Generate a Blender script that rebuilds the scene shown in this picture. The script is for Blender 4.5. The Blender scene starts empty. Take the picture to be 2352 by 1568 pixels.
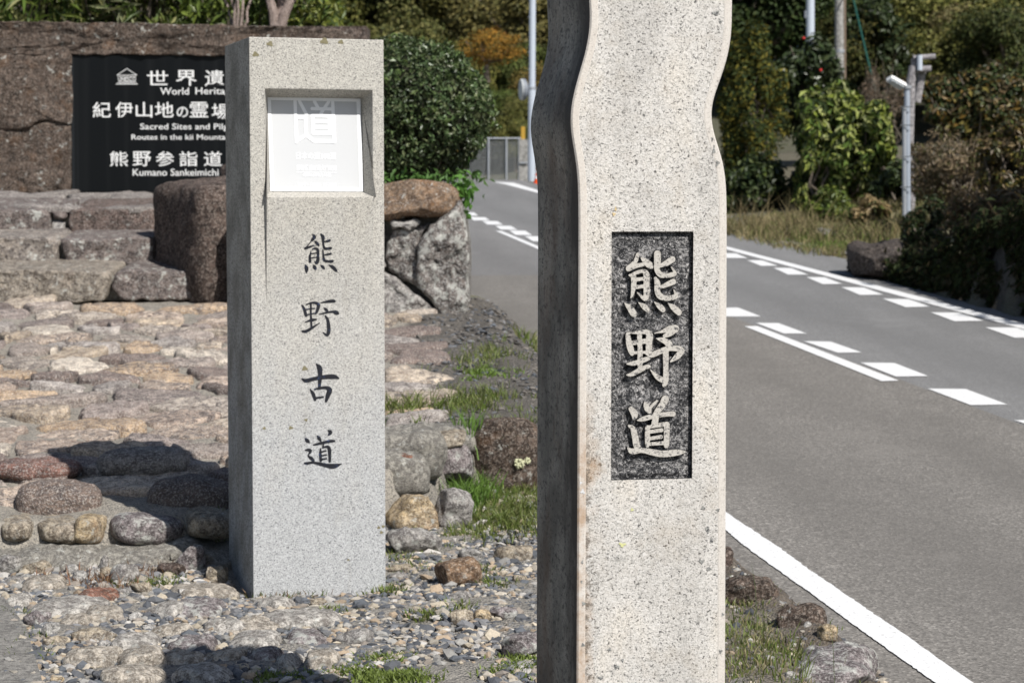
import bpy, bmesh, math, random
import numpy as np
from mathutils import Vector, Matrix

# ---------------------------------------------------------------- camera, sky, sun, exposure
S = 1.35                       # plan units -> metres
EYE, HOR, FPX = 1.21, 455.0, 5000.0
scene = bpy.context.scene
PITCH = math.atan((784 - HOR) / FPX)
cam_d = bpy.data.cameras.new("camera"); cam = bpy.data.objects.new("camera", cam_d)
scene.collection.objects.link(cam); scene.camera = cam
cam.location = (0, 0, EYE * S); cam.rotation_euler = (math.pi / 2 - PITCH, 0, 0)
cam_d.sensor_width = 36; cam_d.lens = 36 * FPX / 2352; cam_d.clip_start = .1; cam_d.clip_end = 2000
cam_d.dof.use_dof = True; cam_d.dof.focus_distance = 4.9 * S; cam_d.dof.aperture_fstop = 7.6

SUN_EL, SUN_AZ = math.radians(46), math.radians(143)     # azimuth clockwise from +Y
tosun = Vector((math.cos(SUN_EL) * math.sin(SUN_AZ), math.cos(SUN_EL) * math.cos(SUN_AZ), math.sin(SUN_EL)))
world = bpy.data.worlds.new("World"); scene.world = world; world.use_nodes = True
wn = world.node_tree; sky = wn.nodes.new("ShaderNodeTexSky")
sky.sky_type = 'NISHITA'; sky.sun_disc = False; sky.sun_elevation = SUN_EL; sky.sun_rotation = SUN_AZ
wn.links.new(sky.outputs[0], wn.nodes["Background"].inputs[0]); wn.nodes["Background"].inputs[1].default_value = .07
sl = bpy.data.lights.new("sun", 'SUN'); sl.energy = 5.0; sl.angle = math.radians(.5); sl.color = (1, .965, .915)
so = bpy.data.objects.new("sun", sl); scene.collection.objects.link(so)
so.rotation_euler = tosun.to_track_quat('Z', 'Y').to_euler(); so.location = (8, -12, 20)
scene.view_settings.view_transform = 'Standard'; scene.view_settings.look = 'None'
scene.view_settings.gamma = 1; scene.view_settings.exposure = .2
scene.cycles.max_bounces = 6

# ---------------------------------------------------------------- helpers
COL = scene.collection
BASE = {}
rng = np.random.default_rng(7)

def ray(x, y):
    cx, cy = (x - 1176) / FPX, (784 - y) / FPX
    c, s = math.cos(PITCH), math.sin(PITCH)
    return np.array([cx, c + cy * s, -s + cy * c])          # camera looks along +Y, tilted down

def P(x, y, Y):
    d = ray(x, y); t = Y / d[1]
    return np.array([0, 0, EYE]) + d * t

def onplane(x, y, p0, n):
    d = ray(x, y); o = np.array([0, 0, EYE]); n = np.asarray(n, float)
    t = np.dot(np.asarray(p0) - o, n) / np.dot(d, n)
    return o + d * t

def onsurf(x, y, f, Y0=3., Y1=60.):
    d = ray(x, y); a, b = Y0 / d[1], Y1 / d[1]
    ts = np.linspace(a, b, 1200); pts = np.array([0, 0, EYE]) + ts[:, None] * d
    hit = pts[:, 2] <= f(pts[:, 0], pts[:, 1])
    if not hit.any(): return pts[-1]
    i = int(np.argmax(hit)); lo, hi = ts[max(i - 1, 0)], ts[i]; o = np.array([0, 0, EYE])
    for _ in range(22):
        m = (lo + hi) / 2; q = o + d * m
        if q[2] <= f(q[0:1], q[1:2])[0]: hi = m
        else: lo = m
    return o + d * hi

def tag(o, label=None, cat=None, group=None, kind=None):
    if label: o['label'] = label
    if cat: o['category'] = cat
    if group: o['group'] = group
    if kind: o['kind'] = kind
    return o

def thing(name, base, label, cat, group=None, kind=None):
    o = bpy.data.objects.new(name, None); COL.objects.link(o); o.empty_display_size = .1
    o.location = Vector(base) * S; BASE[o.name] = np.array(base, float)
    return tag(o, label, cat, group, kind)

def mesh(name, V, F, mats, col=None, smooth=False, midx=None):
    V = np.asarray(V, np.float32).reshape(-1, 3)
    me = bpy.data.meshes.new(name)
    if isinstance(F, np.ndarray):
        n, k = F.shape
        tot = np.full(n, k, np.int32); loops = F.reshape(-1).astype(np.int32)
    else:
        tot = np.array([len(f) for f in F], np.int32)
        loops = np.array([i for f in F for i in f], np.int32)
    st = np.concatenate([[0], np.cumsum(tot)[:-1]]).astype(np.int32)
    me.vertices.add(len(V)); me.vertices.foreach_set('co', V.reshape(-1))
    me.loops.add(len(loops)); me.loops.foreach_set('vertex_index', loops)
    me.polygons.add(len(tot)); me.polygons.foreach_set('loop_start', st); me.polygons.foreach_set('loop_total', tot)
    me.polygons.foreach_set('use_smooth', np.full(len(tot), bool(smooth)))
    if midx is not None: me.polygons.foreach_set('material_index', np.asarray(midx, np.int32))
    if col is not None:
        ca = me.color_attributes.new('Col', 'FLOAT_COLOR', 'POINT')
        c4 = np.ones((len(V), 4), np.float32); c4[:, :3] = col
        ca.data.foreach_set('color', c4.reshape(-1))
    me.update(calc_edges=True); me.validate()
    for m in (mats if isinstance(mats, (list, tuple)) else [mats]): me.materials.append(m)
    return me

def mk(name, V, F, mats, parent=None, col=None, smooth=False, midx=None, base=None):
    V = np.asarray(V, float).reshape(-1, 3)
    if parent is not None: b = BASE[parent.name]
    elif base is not None: b = np.array(base, float)
    else:
        b = (V.min(0) + V.max(0)) / 2; b[2] = V[:, 2].min()
    o = bpy.data.objects.new(name, mesh(name, (V - b) * S, F, mats, col, smooth, midx))
    COL.objects.link(o)
    BASE[o.name] = b
    if parent is not None:
        o.parent = parent
    else: o.location = Vector(b) * S
    return o

def mkr(name, V, F, mats, parent, **k):     # sub-part of a mesh part: same origin as its parent
    return mk(name, V, F, mats, parent, **k)

def join(parts):
    Vs, Fs, n = [], [], 0
    for V, F in parts:
        Vs.append(np.asarray(V, float)); Fs += [tuple(int(i) + n for i in f) for f in F]; n += len(V)
    return np.concatenate(Vs), Fs

def hash3(i, j, k, seed):
    h = (i.astype(np.int64) * 374761393 + j.astype(np.int64) * 668265263 + k.astype(np.int64) * 2147483647 + seed * 1274126177) & 0xffffffff
    h = ((h ^ (h >> 13)) * 1274126177) & 0xffffffff
    h = (h ^ (h >> 16)) & 0xffff
    return h / 65535.0

def vnoise(p, seed=0):
    p = np.asarray(p, float); f = np.floor(p); t = p - f; t = t * t * (3 - 2 * t); f = f.astype(np.int64)
    r = 0
    for a in (0, 1):
        for b in (0, 1):
            for c in (0, 1):
                w = (t[:, 0] if a else 1 - t[:, 0]) * (t[:, 1] if b else 1 - t[:, 1]) * (t[:, 2] if c else 1 - t[:, 2])
                r = r + w * hash3(f[:, 0] + a, f[:, 1] + b, f[:, 2] + c, seed)
    return r * 2 - 1

def fbm(p, seed=0, o=3):
    r, a = 0, 1.
    for i in range(o): r = r + a * vnoise(np.asarray(p) * 2 ** i, seed + i); a *= .5
    return r

ICO = {}
def ico(n):
    if n not in ICO:
        bm = bmesh.new(); bmesh.ops.create_icosphere(bm, subdivisions=n, radius=1)
        bm.verts.ensure_lookup_table()
        ICO[n] = (np.array([v.co[:] for v in bm.verts]), np.array([[v.index for v in f.verts] for f in bm.faces], np.int32)); bm.free()
    return ICO[n]

def rock(c, r, k=2.6, amp=.12, freq=1.6, seed=0, sub=4, rot=0., tilt=(0, 0), cut=0):
    V, F = ico(sub); V = V.copy()
    V = V / (np.abs(V) ** k).sum(1, keepdims=True) ** (1 / k)
    rr = np.random.default_rng(seed + 99)
    for _ in range(cut):                                    # planar facets, as on split stone
        n = rr.normal(size=3); n /= np.linalg.norm(n); d = rr.uniform(.62, .85)
        s = V @ n - d; V = V - np.clip(s, 0, None)[:, None] * n * .92
    r = np.asarray(r, float); rm = float(np.prod(r)) ** (1 / 3); N = np.sign(V) * np.abs(V) ** (k - 1) / r; N /= np.linalg.norm(N, axis=1)[:, None] + 1e-9
    V = V * r
    d = fbm(V / rm * freq + seed * 3.7, seed, 5)
    V = V + N * (amp * rm * d)[:, None]
    m = Matrix.Rotation(rot, 3, 'Z') @ Matrix.Rotation(tilt[0], 3, 'X') @ Matrix.Rotation(tilt[1], 3, 'Y')
    V = V @ np.array(m).T
    return V + np.asarray(c, float), F

def facestone(poly, Y, dep, seed=0, rough=.02, rise=0., rnd=.03, n=110):
    """a squared wall or step stone: outline as seen from the front, weathered face, body running back"""
    w = np.array([P(x, y, Y) for x, y in poly])[:, [0, 2]]
    L = np.r_[0, np.cumsum(np.linalg.norm(np.roll(w, -1, 0) - w, axis=1))]; t = np.linspace(0, L[-1], n, endpoint=False); ww = np.r_[w, w[:1]]
    p = np.stack([np.interp(t, L, ww[:, 0]), np.interp(t, L, ww[:, 1])], 1)
    for _ in range(max(1, int((rnd * .5 / (L[-1] / n)) ** 2))): p = .5 * p + .25 * (np.roll(p, 1, 0) + np.roll(p, -1, 0))
    c = p.mean(0); r = np.linalg.norm(p - c, axis=1).mean()
    rings = [(1., dep), (1., dep * .5), (1., rnd * 1.1), (1 - rnd * .12 / r, rnd * .6), (1 - rnd * .4 / r, rnd * .22), (1 - rnd / r, .0)] + [(s, 0.) for s in np.linspace(1 - rnd / r, .06, 15)[1:]]
    V = []
    for s, d in rings:
        for q in p: V.append((c[0] + (q[0] - c[0]) * s, Y + d, c[1] + (q[1] - c[1]) * s + (rise * d / dep if d > rnd else 0)))
    V.append((c[0], Y, c[1])); V = np.array(V)
    f1 = fbm(V * 5 + seed, seed, 4); f2 = fbm(V * 22 + seed, seed + 3, 3); f3 = fbm(V * 9 + 50 + seed, seed + 7, 3)
    ridge = np.abs(fbm(V * 3.3 + seed * 2, seed + 11, 3))
    m = np.r_[np.repeat([.15, .4, .8] + [1.] * (len(rings) - 3), n), 1.]
    V[:, 1] += m * rough * (f1 + .3 * f2 + .9 * np.clip(.25 - ridge, 0, 1)); V[:, 0] += m * rough * .5 * f3; V[:, 2] += m * rough * .5 * (f2 + f1)
    F = []
    for k in range(len(rings) - 1):
        for i in range(n): j = (i + 1) % n; F.append((k * n + i, k * n + j, (k + 1) * n + j, (k + 1) * n + i))
    k = len(rings) - 1
    for i in range(n): F.append((k * n + i, k * n + (i + 1) % n, len(V) - 1))
    return V, F

def box(a, b):
    (x0, y0, z0), (x1, y1, z1) = a, b
    V = [(x0, y0, z0), (x1, y0, z0), (x1, y1, z0), (x0, y1, z0), (x0, y0, z1), (x1, y0, z1), (x1, y1, z1), (x0, y1, z1)]
    return np.array(V, float), [(0, 3, 2, 1), (4, 5, 6, 7), (0, 1, 5, 4), (1, 2, 6, 5), (2, 3, 7, 6), (3, 0, 4, 7)]

def tube(pts, rad, n=10, cap=True):
    pts = [np.asarray(p, float) for p in pts]; rad = rad if hasattr(rad, '__len__') else [rad] * len(pts)
    V, F = [], []
    for i, p in enumerate(pts):
        d = pts[min(i + 1, len(pts) - 1)] - pts[max(i - 1, 0)]; d = d / np.linalg.norm(d)
        a = np.cross(d, [0, 0, 1] if abs(d[2]) < .9 else [1, 0, 0]); a /= np.linalg.norm(a); b = np.cross(d, a)
        for j in range(n):
            t = 2 * math.pi * j / n; V.append(p + rad[i] * (math.cos(t) * a + math.sin(t) * b))
    for i in range(len(pts) - 1):
        for j in range(n):
            F.append((i * n + j, i * n + (j + 1) % n, (i + 1) * n + (j + 1) % n, (i + 1) * n + j))
    if cap: F.append(tuple(range(n))[::-1]); F.append(tuple((len(pts) - 1) * n + j for j in range(n)))
    return np.array(V), F

# ---------------------------------------------------------------- materials
class B:
    def __init__(s, name):
        s.m = bpy.data.materials.new(name); s.m.use_nodes = True; s.t = s.m.node_tree
        s.p = s.t.nodes['Principled BSDF']; s.c = s.t.nodes.new('ShaderNodeTexCoord').outputs['Object']
    def lk(s, v, i):
        if v is None: return
        if hasattr(v, 'is_linked') or isinstance(v, bpy.types.NodeSocket): s.t.links.new(v, i)
        else: i.default_value = (*v, 1) if isinstance(v, (tuple, list)) and len(v) == 3 and i.type == 'RGBA' else v
    def map(s, scale=(1, 1, 1), vec=None):
        n = s.t.nodes.new('ShaderNodeMapping'); s.lk(vec or s.c, n.inputs[0]); n.inputs['Scale'].default_value = scale; return n.outputs[0]
    def noise(s, scale, det=3., rough=.55, vec=None, dist=0., col=False):
        n = s.t.nodes.new('ShaderNodeTexNoise'); s.lk(vec or s.c, n.inputs['Vector'])
        n.inputs['Scale'].default_value = scale; n.inputs['Detail'].default_value = det; n.inputs['Roughness'].default_value = rough
        n.inputs['Distortion'].default_value = dist
        return n.outputs[1 if col else 0]
    def voro(s, scale, vec=None, feat='F1', out='Color', rand=1.):
        n = s.t.nodes.new('ShaderNodeTexVoronoi'); n.feature = feat; s.lk(vec or s.c, n.inputs['Vector']); n.inputs['Scale'].default_value = scale
        n.inputs['Randomness'].default_value = rand
        if out == 'Color':
            q = s.t.nodes.new('ShaderNodeSeparateColor'); s.t.links.new(n.outputs['Color'], q.inputs[0]); return q.outputs[0]
        return n.outputs[out]
    def ramp(s, f, st, ip='LINEAR'):
        n = s.t.nodes.new('ShaderNodeValToRGB'); s.lk(f, n.inputs[0]); e = n.color_ramp.elements; n.color_ramp.interpolation = ip
        while len(e) < len(st): e.new(.5)
        for el, (p, c) in zip(e, st):
            el.position = p; el.color = (*c, 1) if isinstance(c, (tuple, list)) else (c, c, c, 1)
        return n.outputs[0]
    def mix(s, f, a, b, mode='MIX'):
        n = s.t.nodes.new('ShaderNodeMix'); n.data_type = 'RGBA'; n.blend_type = mode; n.clamp_factor = True
        s.lk(f, n.inputs[0]); s.lk(a, n.inputs[6]); s.lk(b, n.inputs[7]); return n.outputs[2]
    def math(s, op, a, b=None, clamp=False):
        n = s.t.nodes.new('ShaderNodeMath'); n.operation = op; n.use_clamp = clamp; s.lk(a, n.inputs[0])
        if b is not None: s.lk(b, n.inputs[1])
        return n.outputs[0]
    def attr(s, name='Col'):
        n = s.t.nodes.new('ShaderNodeAttribute'); n.attribute_name = name; return n.outputs['Color']
    def rand(s): return s.t.nodes.new('ShaderNodeObjectInfo').outputs['Random']
    def axis(s, i):
        n = s.t.nodes.new('ShaderNodeSeparateXYZ'); s.t.links.new(s.c, n.inputs[0]); return n.outputs[i]
    def bump(s, h, st=.5, dist=.01):
        n = s.t.nodes.new('ShaderNodeBump'); s.lk(h, n.inputs['Height']); n.inputs['Strength'].default_value = st; n.inputs['Distance'].default_value = dist
        s.t.links.new(n.outputs[0], s.p.inputs['Normal']); return n
    def out(s, c=None, rough=.8, spec=.3, metal=0.):
        s.lk(c, s.p.inputs['Base Color']); s.lk(rough, s.p.inputs['Roughness']); s.p.inputs['Specular IOR Level'].default_value = spec
        s.p.inputs['Metallic'].default_value = metal; return s.m

def plain(name, c, rough=.7, metal=0., var=.25, sc=30, spec=.3):
    b = B(name); n = b.noise(sc, 4)
    col = b.mix(n, tuple(x * (1 - var) for x in c), tuple(min(1, x * (1 + var)) for x in c)); b.bump(n, .15, .004)
    return b.out(col, rough, spec, metal)

def rockmat(name, c1, c2, dark=(.05, .04, .04), pale=(.5, .48, .45), lich=.0, sc=1., attr=False, rust=0., bumpst=.7, speck=.5):
    b = B(name)
    big = b.noise(4 * sc, 5, .6); mid = b.noise(16 * sc, 6, .7); fine = b.noise(95 * sc, 3, .7)
    if attr:
        a = b.attr(); base = b.mix(b.ramp(mid, [(.38, 0.), (.62, 1.)]), b.mix(.42, a, (.02, .017, .015)), a)
        base = b.mix(b.ramp(big, [(.45, 0.), (.65, .45)]), base, b.mix(.5, a, c1))
    else: base = b.mix(b.ramp(big, [(.35, 0.), (.65, 1.)]), c1, c2)
    dk = b.ramp(b.noise(26 * sc, 7, .8), [(.47, 0.), (.58, .85)])
    base = b.mix(dk, base, dark)
    base = b.mix(b.math('MULTIPLY', b.ramp(fine, [(.49, 0.), (.62, 1.)]), speck), base, pale)
    base = b.mix(b.math('MULTIPLY', b.ramp(b.noise(140 * sc, 2, .6), [(.5, 0.), (.6, 1.)]), speck), base, dark)
    if rust: base = b.mix(b.ramp(b.noise(7 * sc, 4, .6), [(.55, 0.), (.7, rust)]), base, (.33, .15, .05))
    if lich: base = b.mix(b.ramp(b.noise(17 * sc, 7, .75), [(.6 - lich * .25, 0.), (.66 - lich * .2, .9)]), base, (.5, .5, .46))
    h = b.mix(.4, b.mix(.5, mid, dk), fine); b.bump(h, bumpst, .025)
    return b.out(base, .92, .12)

def leafmat(name, rough=.45, spec=.35, trans=.25):
    b = B(name); a = b.attr(); r = b.rand()
    col = b.mix(b.math('MULTIPLY', b.noise(3, 2), .35), a, (.05, .06, .015))
    b.out(col, rough, spec)
    tr = b.t.nodes.new('ShaderNodeBsdfTranslucent'); b.lk(col, tr.inputs[0])
    mx = b.t.nodes.new('ShaderNodeMixShader'); mx.inputs[0].default_value = trans
    out = b.t.nodes['Material Output']; b.t.links.new(b.p.outputs[0], mx.inputs[1]); b.t.links.new(tr.outputs[0], mx.inputs[2]); b.t.links.new(mx.outputs[0], out.inputs[0])
    return b.m
LEAF = leafmat('leaf'); GLOSSY = leafmat('glossy_leaf', .4, .42, .12); MATTE = leafmat('matte_leaf', .7, .15, .2)

def treeleaf():
    b = B('forest_leaf'); a = b.attr(); r = b.rand()
    t = b.ramp(r, [(0., (.62, .8, .6)), (.3, (1, 1, 1)), (.55, (1.25, 1.02, .75)), (.8, (.8, .95, .8)), (1., (1.2, 1.08, .8))])
    col = b.mix(1., a, t, 'MULTIPLY'); b.out(col, .6, .2)
    return b.m
FOREST = treeleaf()
BARK = rockmat('bark', (.16, .13, .1), (.24, .2, .16), (.06, .05, .04), (.3, .27, .23), sc=1.5)

# ---------------------------------------------------------------- foliage generators
def leaves(Pn, size, aspect=.5, seed=0, pal=None, up=.5, outn=None, droop=0., jit=.25):
    """one folded leaf per point; returns V, F, Col"""
    r = np.random.default_rng(seed); n = len(Pn)
    nr = r.normal(size=(n, 3)); nr /= np.linalg.norm(nr, axis=1)[:, None]
    if outn is not None: nr = nr * .75 + outn
    nr[:, 2] += up; nr /= np.linalg.norm(nr, axis=1)[:, None] + 1e-9
    t = r.normal(size=(n, 3)); t[:, 2] -= droop; t -= (t * nr).sum(1)[:, None] * nr; t /= np.linalg.norm(t, axis=1)[:, None] + 1e-9
    w = np.cross(nr, t)
    L = (size * r.uniform(.6, 1.3, n))[:, None]; W = L * aspect
    a = Pn - t * L * .5; c = Pn + t * L * .5 - nr * L * .12
    l = Pn - w * W * .5 + nr * W * .18; q = Pn + w * W * .5 + nr * W * .18
    V = np.stack([a, q, c, l], 1).reshape(-1, 3)
    i = np.arange(n)[:, None] * 4
    F = np.concatenate([i + [0, 1, 2], i + [0, 2, 3]], 1).reshape(-1, 3)
    pal = np.array(pal); pc = pal[r.integers(0, len(pal), n)] * r.uniform(1 - jit, 1 + jit, (n, 1))
    return V, F, np.repeat(pc, 4, 0)

def clumps(c, R, n, k, seed=0, cr=.38, shell=.55, squash=1.):
    """points in a crown: k clumps spread over an ellipsoid, leaves mostly on the clumps' skins"""
    r = np.random.default_rng(seed); R = np.asarray(R, float)
    d = r.normal(size=(k, 3)); d /= np.linalg.norm(d, axis=1)[:, None]
    cc = d * (r.uniform(shell, .85, k))[:, None]
    rad = cr * r.uniform(.7, 1.3, k)
    j = r.integers(0, k, n)
    e = r.normal(size=(n, 3)); e /= np.linalg.norm(e, axis=1)[:, None]
    p = cc[j] + e * (rad[j] * r.uniform(.55, 1.05, n))[:, None]
    out = e + cc[j] * .5; out /= np.linalg.norm(out, axis=1)[:, None]
    return np.asarray(c) + p * R, out

def grass(pts, h, w=.004, seed=0, pal=((.1, .2, .03),), spread=.5, n=12, tuft=.03):
    r = np.random.default_rng(seed); pts = np.asarray(pts, float)
    b = np.repeat(pts, n, 0); m = len(b)
    hh = (np.repeat(np.broadcast_to(h, (len(pts),)), n) * r.uniform(.45, 1.15, m))[:, None]
    off = r.normal(size=(m, 3)) * tuft; off[:, 2] = 0; b = b + off; b[:, 2] -= .004
    dr = r.normal(size=(m, 3)); dr[:, 2] = 0; dr = dr * spread + off / (tuft + 1e-9) * spread * .4
    sd = np.cross(r.normal(size=(m, 3)) * [1, 1, 0], [0, 0, 1.]); sd /= np.linalg.norm(sd, axis=1)[:, None] + 1e-9
    up = np.array([0, 0, 1.]); m1 = b + (up * .55 + dr * .25) * hh; tp = b + (up * .95 + dr * .8) * hh
    V = np.stack([b - sd * w, b + sd * w, m1 + sd * w * .8, m1 - sd * w * .8, tp], 1).reshape(-1, 3)
    i = np.arange(m)[:, None] * 5
    F = np.concatenate([i + [0, 1, 2], i + [0, 2, 3], i + [3, 2, 4]], 1).reshape(-1, 3)
    pal = np.array(pal); pc = pal[r.integers(0, len(pal), m)] * r.uniform(.7, 1.3, (m, 1))
    return V, F, np.repeat(pc, 5, 0)

def cat(ms):
    V, F, C, n = [], [], [], 0
    for v, f, c in ms:
        V.append(v); F.append(np.asarray(f) + n); C.append(c); n += len(v)
    return np.concatenate(V), np.concatenate(F), np.concatenate(C)

def stems(base, tips, r0, r1, seed=0, seg=4, wob=.06, n=6):
    r = np.random.default_rng(seed); out = []
    for t in tips:
        t = np.asarray(t, float); L = np.linalg.norm(t - base); pts = []
        for i in range(seg + 1):
            f = i / seg; p = base * (1 - f) + t * f + (r.normal(size=3) * wob * L * math.sin(math.pi * f) if 0 < i < seg else 0)
            pts.append(p)
        out.append(tube(pts, [r0 + (r1 - r0) * i / seg for i in range(seg + 1)], n))
    return join(out)

# ---------------------------------------------------------------- drawing strokes (for carved characters and symbols)
def stroke_mesh(strokes, T, pxstep, d0, d1):
    """union of tapered strokes in drawing pixels -> mesh; T(x, y, d) maps to space; d0 top face depth, d1 where the sides end"""
    pts = np.array([(x, y, w) for s in strokes for x, y, w in s], float); mg = pts[:, 2].max()
    x0, y0 = pts[:, 0].min() - mg, pts[:, 1].min() - mg; x1, y1 = pts[:, 0].max() + mg, pts[:, 1].max() + mg
    gx = np.arange(x0, x1 + pxstep, pxstep); gy = np.arange(y0, y1 + pxstep, pxstep)
    X, Y = np.meshgrid(gx, gy); fld = np.full(X.shape, -1e3)
    for s in strokes:
        s = np.array(s, float)
        if len(s) > 2:                                      # Catmull-Rom through the given points
            q = np.concatenate([[2 * s[0] - s[1]], s, [2 * s[-1] - s[-2]]]); rs = []
            for i in range(1, len(q) - 2):
                for t in np.linspace(0, 1, 6, endpoint=False):
                    a, b, c, d = q[i - 1], q[i], q[i + 1], q[i + 2]
                    rs.append(.5 * (2 * b + (c - a) * t + (2 * a - 5 * b + 4 * c - d) * t * t + (3 * b - a - 3 * c + d) * t ** 3))
            s = np.array(rs + [s[-1]])
        for a, b in zip(s[:-1], s[1:]):
            dx, dy = b[0] - a[0], b[1] - a[1]; L2 = dx * dx + dy * dy + 1e-9
            t = np.clip(((X - a[0]) * dx + (Y - a[1]) * dy) / L2, 0, 1)
            d = np.hypot(X - a[0] - t * dx, Y - a[1] - t * dy)
            fld = np.maximum(fld, (a[2] + (b[2] - a[2]) * t) / 2 - d)
    fld[np.abs(fld) < 1e-6] = 1e-6
    ids, vv, F = {}, [], []
    def vid(k, p):
        if k not in ids: ids[k] = len(vv); vv.append(p)
        return ids[k]
    ny, nx = X.shape
    pos = fld > 0
    any_ = pos[:-1, :-1] | pos[1:, :-1] | pos[:-1, 1:] | pos[1:, 1:]
    for j, i in zip(*np.nonzero(any_)):
        cs = [(j, i), (j, i + 1), (j + 1, i + 1), (j + 1, i)]; poly = []
        for u in range(4):
            a, b = cs[u], cs[(u + 1) % 4]; fa, fb = fld[a], fld[b]
            if fa > 0: poly.append(vid(a, (gx[a[1]], gy[a[0]])))
            if (fa > 0) != (fb > 0):
                t = fa / (fa - fb); k = (min(a, b), max(a, b))
                poly.append(vid(k, (gx[a[1]] * (1 - t) + gx[b[1]] * t, gy[a[0]] * (1 - t) + gy[b[0]] * t)))
        if len(poly) > 2: F.append(tuple(poly))
    cnt = {}
    for f in F:
        for a, b in zip(f, f[1:] + f[:1]): cnt[(a, b)] = 1
    n = len(vv)
    V = np.array([T(x, y, d0) for x, y in vv] + [T(x, y, d1) for x, y in vv])
    F = [f[::-1] for f in F]
    for (a, b) in cnt:
        if (b, a) not in cnt: F.append((a, b, b + n, a + n))
    return V, F

def text_geo(body, bold=0.):
    c = bpy.data.curves.new('lettering', 'FONT'); c.body = body; c.offset = bold; c.resolution_u = 3
    o = bpy.data.objects.new('lettering', c); COL.objects.link(o)
    me = bpy.data.meshes.new_from_object(o.evaluated_get(bpy.context.evaluated_depsgraph_get()))
    V = np.array([v.co[:] for v in me.vertices]); F = [tuple(p.vertices) for p in me.polygons]
    bpy.data.objects.remove(o); bpy.data.curves.remove(c); bpy.data.meshes.remove(me)
    return V, F

def text_on(body, p0, p1, up, out, bold=0., hfit=None):
    """text stretched so that its left bottom is p0 and its right bottom p1; hfit = real glyph height"""
    V, F = text_geo(body, bold); p0, p1 = np.asarray(p0), np.asarray(p1)
    mn, mx = V.min(0), V.max(0); w = mx[0] - mn[0]; sx = np.linalg.norm(p1 - p0) / w
    sy = hfit / (mx[1] - mn[1]) if hfit else sx
    a = (p1 - p0) / np.linalg.norm(p1 - p0)
    return p0 + out + np.outer((V[:, 0] - mn[0]) * sx, a) + np.outer((V[:, 1] - mn[1]) * sy, up), F
# ================================================================ THE SETTING
VPX, VPY = 150., 160.
RG = (HOR - VPY) / FPX; RD = np.array([(VPX - 1176) / FPX, 1.]); RL = np.linalg.norm(RD)
RDn = RD / RL; RNn = np.array([RDn[1], -RDn[0]])           # along the road / across it, to the right
RZ0 = EYE - 1.65
GRD = RG / RL
CREST = 33.5
def zroad(x, y):
    s = np.minimum(RDn[0] * x + RDn[1] * y, CREST)
    return RZ0 + GRD * s
def lat(x, y): return RNn[0] * x + RNn[1] * y
def onroad(x, y):
    p = onsurf(x, y, zroad, 3.5, 60); return p
def smooth(a, b, x):
    t = np.clip((x - a) / (b - a), 0, 1); return t * t * (3 - 2 * t)

# the road's left edge as seen against the verge, its right edge at the bank
le_pts = np.array([onroad(*q) for q in ((2015, 1568), (1935, 1500), (1850, 1428), (1760, 1352), (1668, 1288), (1230, 787), (1160, 745), (1088, 722))])
le_y = le_pts[:, 1]; le_l = lat(le_pts[:, 0], le_pts[:, 1]); o_ = np.argsort(le_y); le_y, le_l = le_y[o_], le_l[o_]
def Le(y): return np.interp(y, le_y, le_l)
re_pts = np.array([onroad(*q) for q in ((2352, 770), (2150, 690), (1955, 606), (1672, 560))])
LR = float(np.mean(lat(re_pts[:, 0], re_pts[:, 1])))

FRX = np.array([-6., -1.66, -.94, -.45, -.17, .1, .6, 1.4]); FRY = np.array([5.9, 7.08, 7.25, 7.85, 8.5, 8.6, 8.9, 9.4])
def dfront(x, y): return y - np.interp(x, FRX, FRY)
def T(x, y): return np.where(y < 12, .16 + .104 * (y - 7.35), .6436 + .018 * (y - 12))
def zground(x, y):
    x = np.asarray(x, float); y = np.asarray(y, float)
    d = dfront(x, y)
    fore = np.where(y < 7, 0, 0) + .05 * smooth(7.3, 8.6, y) + 0 * x
    z = np.where(d < .02, fore, fore + (T(x, y) - .009 - fore) * smooth(.02, .075, d))
    z = np.where(y > 12.6, np.minimum(z, np.maximum(zroad(x, y), .62)), z)
    z = z - .036 * np.exp(-(((x + .62) / .4) ** 2 + ((y - 6.78) / .36) ** 2) ** 2)
    zr = zroad(x, y) - .05; l = lat(x, y); e = Le(y)
    z = z + (zr + .06 - z) * smooth(-.45, -.02, l - e) * .8
    z = z + np.where((y < 9) & (l < e), .045 * np.exp(-((l - e + .09) / .07) ** 2) * (1 + .8 * fbm(np.stack([x.ravel() * 6, y.ravel() * 6, 0 * x.ravel()], -1), 31, 2).reshape(x.shape)), 0)
    z = np.where(l > e, zr, z)
    # right side: steep overgrown bank beside the near stretch, gentle shoulder farther on
    a = l - LR - .12
    near = 1 - smooth(14.6, 18.6, y)
    bank = near * (.72 * smooth(0, .16, a) + .24 * np.clip(a - .2, 0, 4)) + (1 - near) * (.10 * np.clip(a - 1.0, 0, 6))
    z = np.where(a > 0, zr + .03 + bank, z)
    # beyond the crest, the wooded hillside
    s = RDn[0] * x + RDn[1] * y
    hill = .155 * np.clip(y - 45, 0, 110)
    z = np.where(y > 30, z + hill + .004 * np.clip(y - 36, 0, 10), z)
    z = np.where((y > 20) & (x < -6), z + .15 * np.clip(y - 20, 0, 6), z)
    return z

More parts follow.
